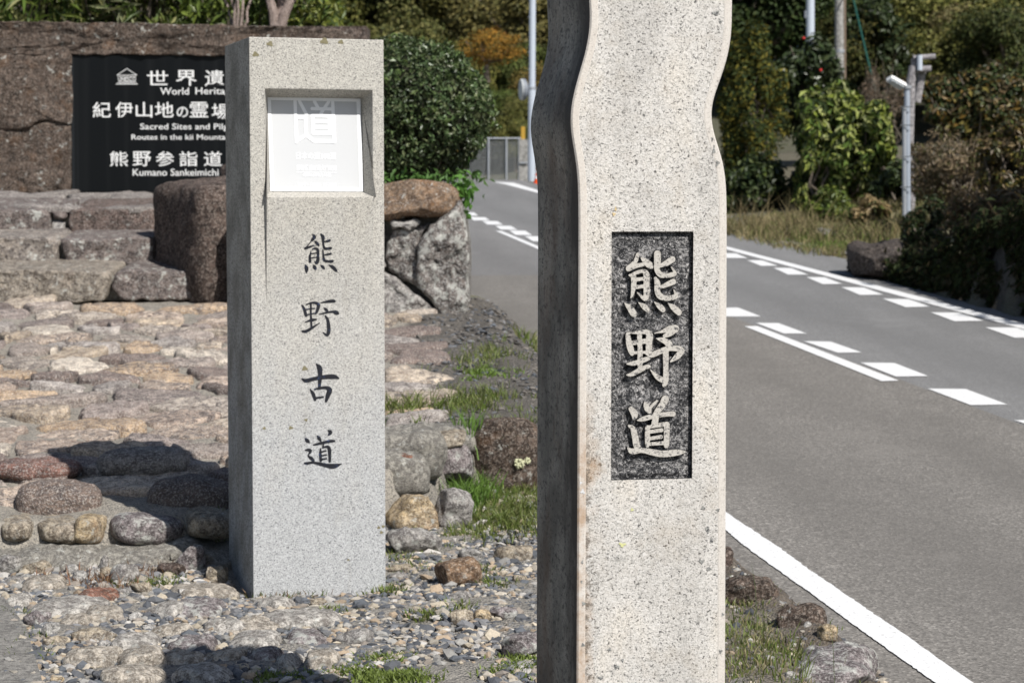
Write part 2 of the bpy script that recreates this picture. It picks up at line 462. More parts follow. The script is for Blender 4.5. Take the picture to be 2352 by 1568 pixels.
# ---- ground sheet
gx = np.unique(np.round(np.concatenate([np.arange(-300, -12, 24), np.arange(-12, -2.6, .5), np.arange(-2.6, 1.8, .04), np.arange(1.8, 7, .12), np.arange(7, 40, 1.2), np.arange(40, 320, 25)]), 3))
gy = np.unique(np.round(np.concatenate([np.arange(-40, 3, 4), np.arange(3, 4.8, .2), np.arange(4.8, 12.6, .04), np.arange(12.6, 36, .2), np.arange(36, 140, 2.), np.arange(140, 420, 20)]), 3))
GX, GY = np.meshgrid(gx, gy); gxf, gyf = GX.ravel(), GY.ravel(); gz = zground(gxf, gyf)
gp = np.stack([gxf, gyf, 0 * gxf], 1)
off_road = (lat(gxf, gyf) < Le(gyf) - .04)
gz = gz + np.where(off_road & (gyf < 14), .012 * fbm(gp * 5, 3) + .006 * fbm(gp * 18, 5), 0)
nxg, nyg = len(gx), len(gy)
ii = (np.arange(nyg - 1)[:, None] * nxg + np.arange(nxg - 1)[None]).ravel()
gF = np.stack([ii, ii + 1, ii + 1 + nxg, ii + nxg], 1)
gc = np.tile(np.array([.25, .235, .21]), (len(gxf), 1))
dd = dfront(gxf, gyf); ll = lat(gxf, gyf) - Le(gyf)
n1 = fbm(gp * 3, 11)
def setc(m, c): gc[m] = c
setc(dd > .0, (.3, .275, .235))                                            # lime mortar under the cobbles
setc((dd > .05) & (gxf > -.33 + .12 * n1 - .05 * (gyf - 8.5)), (.072, .065, .058))  # dark tarred verge
setc((ll > -.5 + .15 * n1) & (gyf < 8.6) & (ll < 0), (.15, .13, .1)); setc((ll > -.2 + .1 * n1) & (gyf < 8.8) & (ll < 0.02), (.085, .066, .05))
setc(gyf > 12.4, (.12, .12, .07)); setc(lat(gxf, gyf) > LR + .3, (.1, .09, .05)); setc((lat(gxf, gyf) > LR + .08) & (gyf < 19.5), (.035, .03, .022))  # last tone puts the bank's shade into its soil colour
setc((lat(gxf, gyf) > LR + .9) & (gyf < 26) & (gyf > 19), (.17, .16, .08))
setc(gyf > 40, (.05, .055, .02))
b = B('ground_soil'); a = b.attr()
gm = b.mix(b.ramp(b.noise(60, 6, .75), [(.35, 0.), (.65, .75)]), a, b.mix(.45, a, (.46, .42, .36)))
gm = b.mix(b.ramp(b.noise(9, 5, .65), [(.45, 0.), (.7, .55)]), gm, b.mix(.55, a, (.06, .055, .05)))
gm = b.mix(b.ramp(b.voro(150, feat='F1', out='Color'), [(.75, 0.), (.8, .6)]), gm, (.07, .07, .075))
b.bump(b.mix(.5, b.noise(50, 5, .7), b.voro(90, out='Distance')), .9, .02)
GROUNDM = b.out(gm, .95, .1)
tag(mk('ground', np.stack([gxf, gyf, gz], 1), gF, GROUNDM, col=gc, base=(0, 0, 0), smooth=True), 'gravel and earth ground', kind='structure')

# ---- road: two lanes of different asphalt
def asph(name, c, sc, seed, patch, patch_l=0.):
    b = B(name); f = b.voro(sc, out='Color'); n = b.noise(2.2, 5, .6)
    col = b.ramp(f, [(0, tuple(x * .62 for x in c)), (.5, c), (.85, tuple(x * 1.18 for x in c)), (1., tuple(x * 1.7 for x in c))])
    col = b.mix(b.ramp(n, [(.4, 0.), (.7, patch)]), col, tuple(x * .62 for x in c))
    w = b.noise(.5, 3, .5, b.map((6, .5, 1)))
    col = b.mix(b.ramp(w, [(.45, 0.), (.65, .22)]), col, tuple(x * .6 for x in c))
    sx = b.t.nodes.new('ShaderNodeSeparateXYZ'); b.t.links.new(b.c, sx.inputs[0])
    la = b.math('ADD', b.math('MULTIPLY', sx.outputs[0], float(RNn[0])), b.math('MULTIPLY', sx.outputs[1], float(RNn[1])))
    la = b.math('ADD', la, b.math('MULTIPLY', b.noise(.35, 3), .5))
    t_ = b.math('DIVIDE', b.math('SUBTRACT', la, patch_l * S), 6.0)
    col = b.mix(b.ramp(t_, [(.36, 0.), (.46, .5), (.56, .1), (.66, .42), (.76, 0.)]), col, tuple(x * .66 for x in c))
    col = b.mix(b.ramp(b.noise(1.1, 6, .7), [(.58, 0.), (.63, .22)]), col, tuple(x * 1.35 for x in c))
    b.bump(b.mix(.5, b.voro(sc, out='Distance'), b.noise(sc * .8, 3)), .6, .006)
    return b.out(col, .85, .25)
cl = np.array([onroad(*q) for q in ((2352, 965), (2000, 850), (1670, 705), (1235, 576), (1069, 505))]); lc = lat(cl[:, 0], cl[:, 1]); LC = float(lc.mean())
ASN = asph('asphalt_worn', (.2, .187, .17), 85, 1, .3, LC - 3.4); ASF = asph('asphalt_fresh', (.205, .203, .2), 150, 2, .22, LC - 1.2); ASO = asph('asphalt_dark', (.2, .195, .19), 150, 2, .2, LC - 3.4)
ysm = onroad(1150, 632); SEAM = float(RDn @ ysm[:2])
def rp(s, l, dz=0.): p = RDn * s + RNn * l; return np.array([p[0], p[1], RZ0 + GRD * min(s, CREST) + dz])
def strip(s0, s1, l0, l1, ns, nl, dz=0.):
    V, F = [], []
    for i in range(ns + 1):
        for j in range(nl + 1): V.append(rp(s0 + (s1 - s0) * i / ns, l0 + (l1 - l0) * j / nl, dz))
    for i in range(ns):
        for j in range(nl): q = i * (nl + 1) + j; F.append((q, q + 1, q + nl + 2, q + nl + 1))
    return np.array(V), F
parts = [strip(-30, SEAM, LC - 4.3, LC, 8, 3), strip(SEAM, CREST, LC - 4.3, LC, 8, 3), strip(-30, CREST, LC, LR + .55, 8, 3),
         strip(CREST, CREST + 2.2, LC - 9, LR + .55, 2, 3), strip(CREST - 8, CREST, LC - 9, LC - 4.3, 4, 3), strip(19.5, 26, LR + .55, LR + 3.2, 4, 3)]
midx = []
for k, (v, f) in enumerate(parts): midx += [{0: 0, 1: 2, 2: 1, 3: 2, 4: 2, 5: 2}[k]] * len(f)
v, f = join(parts)
road = tag(mk('road', v, f, [ASN, ASF, ASO], midx=midx, base=(0, 0, 0)), 'two lane asphalt road', kind='structure')
b = B('road_paint'); n = b.noise(45, 6, .75)
pc = b.mix(b.ramp(n, [(.56, 0.), (.65, .65)]), (.7, .7, .695), (.3, .29, .28)); b.bump(n, .25, .004); PAINT = b.out(pc, .75, .2)
def marking(name, poly, sub=1):
    V = [onroad(x, y) + [0, 0, .004] for x, y in poly]
    mk(name, V, [tuple(range(len(V)))], PAINT, parent=road)
def near_line():
    L = [(1560, 1111), (1667.7, 1219), (1711, 1255.6), (1868.6, 1369), (1976, 1447), (2070, 1514.6), (2145.7, 1568), (2330, 1698)]
    R = [(1560, 1076), (1667.7, 1178), (1785, 1255.6), (1852.7, 1305), (1954, 1375), (2070, 1452.9), (2231.6, 1568), (2440, 1712)]
    def rs(A, n=140):
        A = np.array(A, float); t = np.linspace(0, len(A) - 1, n); return np.stack([np.interp(t, np.arange(len(A)), A[:, k]) for k in (0, 1)], 1)
    r = np.random.default_rng(5); n = 140
    L, R = rs(L) + r.normal(0, 1.5, (n, 1)) * [1, .2], rs(R) + r.normal(0, 1.5, (n, 1)) * [1, .2]
    V = [onroad(*p) + [0, 0, .004] for p in L] + [onroad(*p) + [0, 0, .004] for p in R]
    mk('edge_line', V, [(i, i + 1, n + i + 1, n + i) for i in range(n - 1)], PAINT, parent=road)
near_line()
def z8(*q): return [(1568 + .6877 * x, 490 + .6877 * y) for x, y in q]
marking('edge_line', [(1600, 548.6), (1669.8, 567), (2352, 744.5), (2450, 770), (2450, 783), (2352, 757), (1669.8, 574), (1600, 554.5)])
marking('edge_line', [(1130, 418), (1180, 420.5), (1240, 439), (1320, 467), (1320, 473), (1240, 445), (1160, 424)])
marking('centre_line', z8((205, 378), (250, 378), (722, 560), (665, 562)))
marking('centre_line', [(1138, 531), (1152, 531), (1262, 577), (1250, 579)])
for q in (((60, 318), (185, 316), (262, 346), (120, 346)), ((243, 367), (320, 368), (415, 403), (338, 403)), ((403, 428), (495, 430), (598, 466), (518, 467)),
          ((593, 500), (707, 501), (820, 545), (713, 547)), ((818, 587), (945, 588), (1085, 640), (962, 642)), ((1107, 692), (1260, 693), (1430, 750), (1290, 752))):
    marking('lane_dash', z8(*q))
for q in (((110, 134), (178, 135), (218, 151), (140, 150)), ((215, 158), (265, 158), (318, 176), (262, 177)), ((303, 183), (362, 184), (420, 206), (352, 206)), ((412, 214), (475, 215), (533, 237), (468, 238)),
          ((530, 248), (605, 249), (670, 273), (592, 274)), ((667, 286), (755, 288), (828, 313), (745, 315)), ((828, 332), (920, 333), (1005, 360), (908, 362)), ((1010, 382), (1115, 383), (1215, 415), (1108, 417))):
    marking('lane_dash', z8(*q))
for q in (((1062, 488), (1090, 489), (1098, 496), (1068, 496)), ((1078, 499), (1115, 500), (1125, 507), (1088, 507)), ((1108, 508), (1143, 509), (1155, 517), (1119, 516.5)),
          ((1137, 519), (1174, 520), (1188, 528.5), (1150, 528)), ((1170, 530), (1207, 531), (1222, 541), (1184, 540.5)), ((1205, 543), (1245, 544), (1265, 556), (1224, 555))):
    marking('lane_dash', q)

# ---- cobbled path: mortared field stones, each a stone of its own
def vor(pts, area=None):
    pts = np.asarray(pts); out = []
    for i, p in enumerate(pts):
        d = ((pts - p) ** 2).sum(1); nb = np.argsort(d)[1:16]
        poly = [p + np.array(q) for q in ((-.5, -.5), (.5, -.5), (.5, .5), (-.5, .5))]
        for j in nb:
            m = (p + pts[j]) / 2; n = pts[j] - p; np_ = []
            for a, c in zip(poly, poly[1:] + poly[:1]):
                da, dc = (a - m) @ n, (c - m) @ n
                if da <= 0: np_.append(a)
                if da * dc < 0: np_.append(a + (c - a) * da / (da - dc))
            poly = np_
            if len(poly) < 3: break
        out.append(np.array(poly) if len(poly) > 2 else None)
    return out
def chaikin(p, it=2):
    for _ in range(it):
        q = np.roll(p, -1, 0); p = np.stack([.75 * p + .25 * q, .25 * p + .75 * q], 1).reshape(-1, 2)
    return p
def slabstone(poly, joint, h, zf, seed, rough=.1):
    c = poly.mean(0); r = np.sqrt(((poly - c) ** 2).sum(1)).mean()
    p = c + (poly - c) * max(.5, 1 - joint / r)
    p = chaikin(p, 1)
    L_ = np.r_[0, np.cumsum(np.linalg.norm(np.roll(p, -1, 0) - p, axis=1))]; t_ = np.linspace(0, L_[-1], 34, endpoint=False); pp_ = np.r_[p, p[:1]]; p = np.stack([np.interp(t_, L_, pp_[:, k_]) for k_ in (0, 1)], 1)
    n = len(p); V, F = [], []
    rings = [(1.0, -.012), (1.0, .15), (.97, .66), (.9, .92), (.75, .99), (.58, 1.0), (.4, 1.0), (.2, 1.01)]
    for k, (s, q) in enumerate(rings):
        for x in p: y = c + (x - c) * s; V.append((y[0], y[1], q * h if q > 0 else q))
    V.append((c[0], c[1], 1.03 * h)); V = np.array(V)
    w = fbm(np.c_[V[:, :2] * 14, np.full(len(V), seed)], seed, 3)
    V[:, 0] += w * .02; V[:, 1] += fbm(np.c_[V[:, :2] * 14, np.full(len(V), seed + 9)], seed + 5, 2) * .017
    w2 = fbm(np.c_[V[:, :2] * 38, np.full(len(V), seed + 3)], seed + 1, 3)
    V[n:, 2] *= (1 + (w[n:] + .6 * w2[n:]) * rough * 3)
    tl = np.random.default_rng(seed).normal(0, .06, 2); V[:, 2] += (V[:, :2] - c) @ tl * (V[:, 2] > 0)
    V[:, 2] += zf(V[:, 0], V[:, 1])
    for k in range(len(rings) - 1):
        for i in range(n): j = (i + 1) % n; F.append((k * n + i, k * n + j, (k + 1) * n + j, (k + 1) * n + i))
    k = len(rings) - 1
    for i in range(n): F.append((k * n + i, k * n + (i + 1) % n, len(V) - 1))
    return V, F
def cobmat():
    b = B('cobblestone'); a = b.attr()
    mid = b.noise(15, 7, .76); st = b.noise(22, 6, .72, b.map((1, 1, 2.2)), dist=.6); fine = b.noise(105, 3, .7); big = b.noise(2.6, 3, .5)
    c = b.mix(1., a, b.ramp(mid, [(.38, (.48, .44, .42)), (.5, (.97, .96, .95)), (.6, (1.22, 1.2, 1.16))]), 'MULTIPLY')
    m = b.math('MULTIPLY', b.ramp(st, [(.47, 0.), (.56, .85)]), b.ramp(big, [(.38, .2), (.6, 1.)]))
    c = b.mix(m, c, (.095, .08, .078))
    c = b.mix(b.ramp(fine, [(.5, 0.), (.62, .5)]), c, (.7, .65, .59)); c = b.mix(b.ramp(b.noise(135, 2, .6), [(.5, 0.), (.6, .6)]), c, (.08, .068, .064))
    b.bump(b.mix(.5, b.noise(40, 5, .7), fine), 1., .02); return b.out(c, .92, .12)
COBM = cobmat()
cpal = np.array([(.55, .45, .34), (.48, .42, .36), (.34, .285, .26), (.48, .38, .31), (.54, .4, .27), (.66, .59, .5), (.22, .17, .15), (.46, .42, .39), (.58, .49, .39), (.4, .34, .3), (.52, .42, .34)])
rc = np.random.default_rng(21)
cand = []
for j, yy in enumerate(np.arange(6.75, 12.6, .25)):
    for xx in np.arange(-3.6, .2, .36):
        cand.append((xx + (j % 2) * .17 + rc.uniform(-.14, .14), yy + rc.uniform(-.1, .1)))
cand += [(rc.uniform(-3.4, .1), rc.uniform(7.1, 12.2)) for _ in range(75)]
cand = np.array(cand); sc_ = np.array([.72, 1.])
cells = vor(cand * sc_)
path = tag(bpy.data.objects.new('cobbled_path', None), 'cobbled stone path', kind='structure'); COL.objects.link(path); BASE[path.name] = np.zeros(3)
good = []
for i, poly in enumerate(cells):
    if poly is None: continue
    poly = poly / sc_; c = poly.mean(0)
    if dfront(*c) < .16 or c[0] > -.32 - .05 * (c[1] - 8.5) or c[1] > 11.95: continue
    if dfront(poly[:, 0], poly[:, 1]).min() < .05: continue
    u = c[0] / c[1] * FPX + 1176
    if -1.72 < c[0] < -.9 and dfront(*c) < .42: continue
    vis = (-60 < u < 560) or (860 < u < 1120)
    good.append((not vis, c[1], i, poly))
good.sort(key=lambda q: (q[0], q[1]))
rest, rcol, rn = [], [], 0
zf = lambda x, y: T(x, y) - .008
for k, (nv, yy, i, poly) in enumerate(good):
    big = rc.random() < .3
    V, F = slabstone(poly, .021 * rc.uniform(.6, 1.6), rc.uniform(.018, .031) * (1.3 if yy < 7.9 else 1), zf, i)
    pc = cpal[rc.integers(0, len(cpal))] * rc.uniform(.8, 1.15)
    if k < 94:
        mk('cobblestone', V, F, COBM, parent=path, col=np.tile(pc, (len(V), 1)), smooth=True)
    else:
        rest.append((V, F)); rcol.append(np.tile(pc, (len(V), 1)))
for (dx, dy, dw, dh, Yc, pc) in ((137, 1140, 205, 95, 7.35, (.2, .15, .125)), (440, 1130, 205, 90, 7.4, (.16, .13, .115)), (85, 1070, 200, 42, 7.75, (.24, .125, .1)), (330, 1050, 210, 60, 7.8, (.3, .28, .26))):
    V, F = rock(P(dx, dy + dh * .2, Yc + dw / 2 / FPX * Yc * .6), (dw / 2 / FPX * Yc, dw / 2 / FPX * Yc * .75, dh * .62 / FPX * Yc), 2.6, .07, 1.6, dx, 5)
    mk('cobblestone', V, F, COBM, parent=path, col=np.tile(pc, (len(V), 1)), smooth=True)
v, f = join(rest); o = mk('cobblestones', v, f, COBM, parent=path, col=np.concatenate(rcol), smooth=True); o['kind'] = 'stuff'

# ---- concrete corner at the left foot of the forecourt
CONC = rockmat('old_concrete', (.24, .23, .21), (.3, .285, .26), (.1, .095, .09), (.42, .4, .36), sc=1.4, bumpst=.5)
q = [onsurf(x, y, zground, 3, 12) for x, y in ((-160, 1385), (8, 1380), (60, 1450), (95, 1568), (130, 1680), (-160, 1690))]
V = [p + [0, 0, .015] for p in q] + [p - [0, 0, .06] for p in q]; n = len(q)
tag(mk('concrete_pavement', V, [tuple(range(n))[::-1]] + [(i, (i + 1) % n, n + (i + 1) % n, n + i) for i in range(n)], CONC), kind='structure')
# ================================================================ GRANITE MARKER POST (left)
MATS = {}
def granite(name, cs, sc, stain=None, hammer=0., bumpsc=260, fleck=(.06, .06, .065), fl=.9):
    b = B(name)
    v = b.voro(sc, out='Color'); g = b.ramp(v, [(0., cs[0]), (.3, cs[1]), (.7, cs[2]), (1., cs[3])])
    g = b.mix(b.ramp(b.noise(sc * .9, 2, .5), [(.4, 0.), (.6, .5)]), g, cs[2])
    v2 = b.noise(sc * .5, 2.5, .6, b.map((1, 1, 1.25)), dist=.6); g = b.mix(b.ramp(v2, [(fl - .015, 0.), (fl + .02, .9)]), g, fleck)
    if stain: g = stain(b, g)
    h = b.mix(.5, b.noise(bumpsc, 3, .65), v)
    b.bump(h, .25 + hammer, .004)
    return b.out(g, .75, .3)
def stain_left(b, g):
    z = b.axis(2); n = b.noise(5, 4, .6, b.map((1, 1, .5)))
    t = b.math('ADD', b.math('MULTIPLY', z, .42), b.math('MULTIPLY', n, .55))
    g = b.mix(1., g, b.ramp(t, [(.42, (.95, .98, 1.02)), (.75, (1., .985, .95)), (1.05, (1.0, .965, .89)), (1.35, (1.0, .975, .91))]), 'MULTIPLY')
    st = b.noise(9, 5, .7, b.map((1, 1, .12)))
    return b.mix(b.ramp(st, [(.55, 0.), (.75, .3)]), g, (.16, .14, .1))
GL = granite('grey_granite', [(.18, .18, .18), (.38, .372, .36), (.48, .473, .455), (.62, .61, .59)], 290, stain_left, .0, fl=.61, fleck=(.12, .12, .125))
def stain_side(b, g):
    g = stain_left(b, g)
    st = b.noise(7, 4, .6, b.map((1, 1, .8))); s2 = b.noise(90, 3, .7, b.map((.5, .5, 1)))
    g = b.mix(b.ramp(st, [(.42, 0.), (.66, .6)]), g, (.13, .12, .095))
    return b.mix(b.ramp(s2, [(.5, 0.), (.62, .5)]), g, (.07, .068, .06))
GLS = granite('grey_granite_streaked', [(.2, .2, .2), (.34, .335, .32), (.42, .41, .39), (.5, .49, .47)], 260, stain_side, .0, fl=.62)
LICH = plain('lichen', (.2, .18, .11), .95, var=.4, sc=120)

th = math.radians(17.5); pa = np.array([math.cos(th), math.sin(th), 0]); pb = np.array([-math.sin(th), math.cos(th), 0]); pn = -pb
o0 = P(582, 1362, 6.72); o0[2] = 0.
post = thing('stone_marker_post', o0, 'square grey granite marker post with a white recessed plate and four dark carved characters', 'stone marker')
def uvd(x, y, d=0.):
    p = onplane(x, y, o0 + pb * d, pn) - o0; return (p @ pa, p[2], d)
def LP(q): return o0 + pa * q[0] + pb * q[2] + np.array([0, 0, q[1]])
W = uvd(886, 1340)[0]; H = uvd(576, 85)[1]
uL, uR = uvd(609, 330)[0], uvd(856, 330)[0]; vT = uvd(608, 204)[1]; vL = uvd(608, 452)[1]; v0 = uvd(608, 700)[1]
pbL, pbR = uvd(620, 440, .05), uvd(834, 441, .05); ptL, ptR = uvd(614, 225, .078), uvd(829, 227, .078)
d1 = -.02; D = W
V = [(0, -.05, 0), (W, -.05, 0), (W, H, 0), (0, H, 0),                        # 0-3 front outline
     (uL, v0, 0), (uR, v0, 0), (uR, vL, 0), (uL, vL, 0), (uR, vT, 0), (uL, vT, 0),  # 4-9 opening
     (uL, vL, d1), (uR, vL, d1),                                             # 10,11 lip of the sill
     pbL, pbR, ptR, ptL,                                                     # 12-15 back of the recess
     (0, -.05, D), (W, -.05, D), (W, H, D), (0, H, D), (0, v0, 0), (W, v0, 0), (0, vL, 0), (W, vL, 0), (0, vT, 0), (W, vT, 0)]
F = [(0, 1, 21, 5, 4, 20), (20, 4, 7, 22), (5, 21, 23, 6), (22, 7, 9, 24), (6, 23, 25, 8), (24, 9, 8, 25, 2, 3),
     (4, 5, 11, 10), (4, 10, 7), (5, 6, 11), (10, 11, 13, 12), (7, 10, 12, 15, 9), (11, 6, 8, 14, 13), (9, 15, 14, 8), (12, 13, 14, 15),
     (0, 20, 22, 24, 3, 19, 16), (1, 17, 18, 2, 25, 23, 21), (3, 2, 18, 19), (16, 19, 18, 17), (0, 16, 17, 1)]
midx = [0] * 14 + [1, 0, 0, 0, 0]
Vw = [LP(q) for q in V]
spots = []
for (sx, sy, sr) in ((620, 101, 7), (745, 95, 9), (783, 97, 6), (587, 125, 7), (700, 846, 6.5), (844, 590, 5), (703, 964, 4), (668, 982, 5), (607, 983, 4), (704, 997, 0), (870, 1211, 4), (880, 1208, 4), (876, 1222, 4), (800, 1285, 3)):
    if sr <= 0: continue
    c = np.array(LP(uvd(sx, sy, -.0008))); r = sr / FPX * 6.8; n = 14; i0 = len(Vw)
    for k in range(n):
        t = 2 * math.pi * k / n; rr = r * (1 + .25 * math.sin(3 * t + sx)); Vw.append(c + pa * rr * math.cos(t) + np.array([0, 0, 1.]) * rr * .8 * math.sin(t))
    F.append(tuple(range(i0, i0 + n))); midx.append(2)
body = mk('post_body', Vw, F, [GL, GLS, LICH], parent=post, midx=midx)
bv = body.modifiers.new('bevel', 'BEVEL'); bv.width = .0035; bv.segments = 2; bv.limit_method = 'ANGLE'; bv.angle_limit = math.radians(50); bv.harden_normals = False

# carved characters, painted near black
A1 = lambda s: [[(1110 + x / 3.41, 850 + y / 3.41, w / 3.41) for x, y, w in k] for k in s]
B1 = lambda s: [[(1110 + x / 3.41, 1330 + y / 3.41, w / 3.41) for x, y, w in k] for k in s]
K_kuma = A1([[(210, 98, 8), (235, 130, 46), (205, 172, 34)], [(200, 180, 14), (150, 240, 12), (122, 268, 16)], [(120, 276, 32), (180, 256, 26), (235, 238, 10)], [(240, 185, 12), (270, 212, 38), (292, 240, 22)],
    [(190, 315, 10), (178, 380, 30), (180, 445, 36)], [(210, 285, 14), (250, 278, 26), (280, 300, 36), (282, 380, 34), (275, 445, 46), (255, 468, 20), (236, 438, 6)], [(195, 345, 16), (265, 335, 14)], [(195, 400, 16), (265, 390, 14)],
    [(318, 95, 20), (345, 130, 44), (348, 180, 34), (352, 240, 26), (368, 275, 36), (400, 280, 32), (445, 274, 34)], [(365, 190, 14), (400, 185, 30), (432, 176, 30)],
    [(345, 300, 18), (350, 370, 26), (364, 428, 34), (410, 442, 30), (465, 440, 38)], [(370, 360, 18), (410, 352, 26), (445, 346, 26)],
    [(115, 485, 8), (135, 530, 50), (135, 580, 24)], [(225, 495, 16), (240, 520, 46), (255, 545, 18)], [(318, 492, 14), (345, 516, 38), (365, 538, 16)], [(420, 488, 10), (475, 520, 44), (515, 562, 32)]])
K_no = A1([[(75, 1000, 16), (105, 1050, 36), (130, 1135, 36)], [(130, 995, 16), (200, 972, 22), (262, 976, 36), (288, 1010, 46), (272, 1070, 38), (255, 1110, 24)], [(190, 985, 24), (190, 1100, 26), (195, 1200, 28), (198, 1290, 26)],
    [(135, 1055, 16), (240, 1045, 14)], [(135, 1125, 18), (240, 1105, 16)], [(115, 1222, 12), (170, 1200, 26), (215, 1190, 36), (258, 1184, 22)], [(85, 1335, 30), (130, 1335, 40), (200, 1295, 34), (300, 1230, 10)],
    [(320, 970, 14), (380, 960, 26), (440, 950, 40), (490, 950, 36)], [(355, 1035, 10), (385, 1060, 38), (405, 1080, 20)], [(300, 1118, 14), (380, 1100, 24), (470, 1085, 30), (515, 1098, 56), (545, 1110, 20)],
    [(375, 1138, 20), (405, 1190, 38), (418, 1270, 46), (418, 1340, 48), (398, 1385, 34), (345, 1350, 12)]])
K_ko = B1([[(262, 115, 16), (302, 170, 66), (308, 240, 56), (305, 320, 50), (298, 430, 34)], [(75, 305, 16), (130, 330, 50), (230, 305, 48), (350, 285, 54), (480, 278, 58), (545, 298, 22)], [(182, 440, 14), (220, 500, 44), (245, 575, 32)],
    [(235, 440, 14), (300, 425, 30), (390, 420, 44), (430, 452, 66), (408, 520, 58), (385, 590, 34)], [(255, 550, 26), (345, 538, 26)]])
K_michi = B1([[(408, 958, 8), (440, 990, 50), (415, 1025, 18)], [(268, 1028, 8), (295, 1065, 44), (318, 1100, 20)], [(222, 1150, 14), (270, 1140, 30), (350, 1120, 34), (440, 1102, 38), (492, 1100, 26)], [(350, 1130, 16), (345, 1180, 22)],
    [(315, 1195, 16), (310, 1260, 34), (318, 1350, 34)], [(340, 1185, 20), (400, 1172, 34), (425, 1200, 46), (432, 1280, 40), (432, 1360, 34)], [(325, 1240, 22), (385, 1225, 16)], [(325, 1290, 24), (390, 1277, 18)], [(325, 1335, 26), (390, 1325, 20)],
    [(115, 1065, 10), (145, 1095, 48), (172, 1120, 16)], [(120, 1215, 16), (165, 1215, 40), (188, 1232, 34), (155, 1285, 16), (195, 1320, 44), (225, 1350, 30)], [(105, 1380, 14), (140, 1385, 36), (210, 1375, 30), (300, 1390, 40), (400, 1415, 52), (490, 1420, 62), (590, 1388, 4)]])
b = B('engraved_paint'); n = b.noise(55, 4, .7)
INK = b.out(b.ramp(n, [(.58, (.012, .013, .018)), (.7, (.03, .05, .12)), (.8, (.3, .33, .42))]), .45, .4)
for K in (K_kuma, K_no, K_ko, K_michi):
    def Tm(x, y, d):
        x, y = x * .6125, y * .6125; dd_ = 0 if y > 700 else d1 * (700 - y) / (700 - 452)
        return LP(uvd(x, y, dd_ + d))
    v, f = stroke_mesh(K, Tm, 1.4, -.0012, .004)
    mk('carved_character', v, f, INK, parent=post)

# the steel plate in the recess
b = B('brushed_steel'); n = b.noise(40, 4, .6, b.map((30, 30, 1)))
STEEL = b.out(b.mix(n, (.52, .53, .54), (.565, .575, .585)), .5, .4, .05)
WHITE = plain('white_enamel', (.86, .87, .88), .4, var=.02, spec=.5)
corners = [LP(q) for q in (pbL, pbR, ptR, ptL)]
pnn = np.cross(corners[1] - corners[0], corners[3] - corners[0]); pnn /= np.linalg.norm(pnn)
if pnn[1] > 0: pnn = -pnn
ct = sum(corners) / 4
q4 = [ct + (c - ct) * .992 for c in corners]
v = np.array([c + pnn * .004 for c in q4] + [c - pnn * .004 for c in q4])
plate = mk('plate', v, [(0, 1, 2, 3), (0, 4, 5, 1), (1, 5, 6, 2), (2, 6, 7, 3), (3, 7, 4, 0)], STEEL, parent=post)
def PT(x, y, d): return onplane(x, y, q4[0] + pnn * (.004 - d), pnn)
C1 = lambda x, y: ((990 + x / 4.02) * .6125, (350 + y / 4.02) * .6125)
def PTz(x, y, d): return PT(*C1(x, y), d)
fr = [(50, 55), (1446, 82), (1500, 1482), (95, 1475)]; fi = [(104, 102), (1394, 130), (1442, 1422), (152, 1410)]
v = [PTz(x, y, -.0008) for x, y in fr + fi]
mkr('plate_border', v, [(0, 1, 5, 4), (1, 2, 6, 5), (2, 3, 7, 6), (3, 0, 4, 7)], WHITE, plate)
w = 50
logo = [[(468, 110, w), (490, 735, w)], [(530, 110, w), (640, 320, w)], [(1035, 130, w), (1062, 735, w)], [(760, 125, w), (820, 230, w)], [(975, 130, w), (860, 300, w)], [(725, 232, w), (1030, 240, w)],
        [(520, 368, w), (628, 368, w), ], [(628, 368, w), (632, 600, w)], [(490, 725, w), (632, 630, w)], [(632, 630, w), (755, 722, w)], [(755, 722, w), (1062, 726, w)],
        [(730, 340, w), (742, 605, w)], [(742, 340, w), (1035, 345, w)], [(742, 430, w), (1035, 430, w)], [(742, 515, w), (1035, 515, w)], [(745, 598, w + 8), (1040, 600, w + 8)], [(985, 345, w), (995, 600, w)]]
v, f = stroke_mesh(logo, PTz, 7, -.0014, .0)
mkr('road_symbol', v, f, WHITE, plate)
for txt, x0, x1, yb, hh in (("日本の道100選", 483, 1085, 995, 110), ("那智勝浦町道大門坂線", 490, 1095, 1165, 85), ("昭和61年8月10日", 588, 1005, 1258, 58), ("建設省・「道の日」実行委員会", 508, 1095, 1412, 66)):
    p0, p1 = PTz(x0, yb, 0), PTz(x1, yb + 5, 0); upv = PTz(x0, yb - hh, 0) - p0; hf = np.linalg.norm(upv)
    v, f = text_on(txt, p0, p1, upv / hf, pnn * .001, .014, hf); mkr('lettering', v, f, WHITE, plate)
v = [PTz(x, y, -.001) for x, y in ((490, 1186), (1095, 1192), (1095, 1200), (490, 1194))]
mkr('rule_line', v, [(0, 1, 2, 3)], WHITE, plate)

# ================================================================ WAVY POST (right)
t2 = math.radians(11); wa = np.array([math.cos(t2), math.sin(t2), 0]); wb = np.array([-math.sin(t2), math.cos(t2), 0]); wnn = -wb
WY = 4.0
w0 = P(1327, 1200, WY); w0[2] = 0.
def wuv(x, y, d=0.):
    p = onplane(x, y, w0 + wb * d, wnn) - w0; return (p @ wa, p[2], d)
def WP(u, v, d=0.): return w0 + wa * u + wb * d + np.array([0, 0, v])
zL = [(452, -150), (450, 0), (466, 100), (455, 220), (440, 310), (415, 400), (380, 510), (345, 640), (327, 760), (335, 880), (355, 970), (375, 1100), (383, 1200), (385, 1400), (385, 1568)]
zR = [(1388, -150), (1388, 0), (1385, 220), (1370, 330), (1340, 440), (1300, 550), (1255, 660), (1243, 760), (1265, 870), (1310, 990), (1335, 1080), (1348, 1180), (1352, 1300), (1353, 1568)]
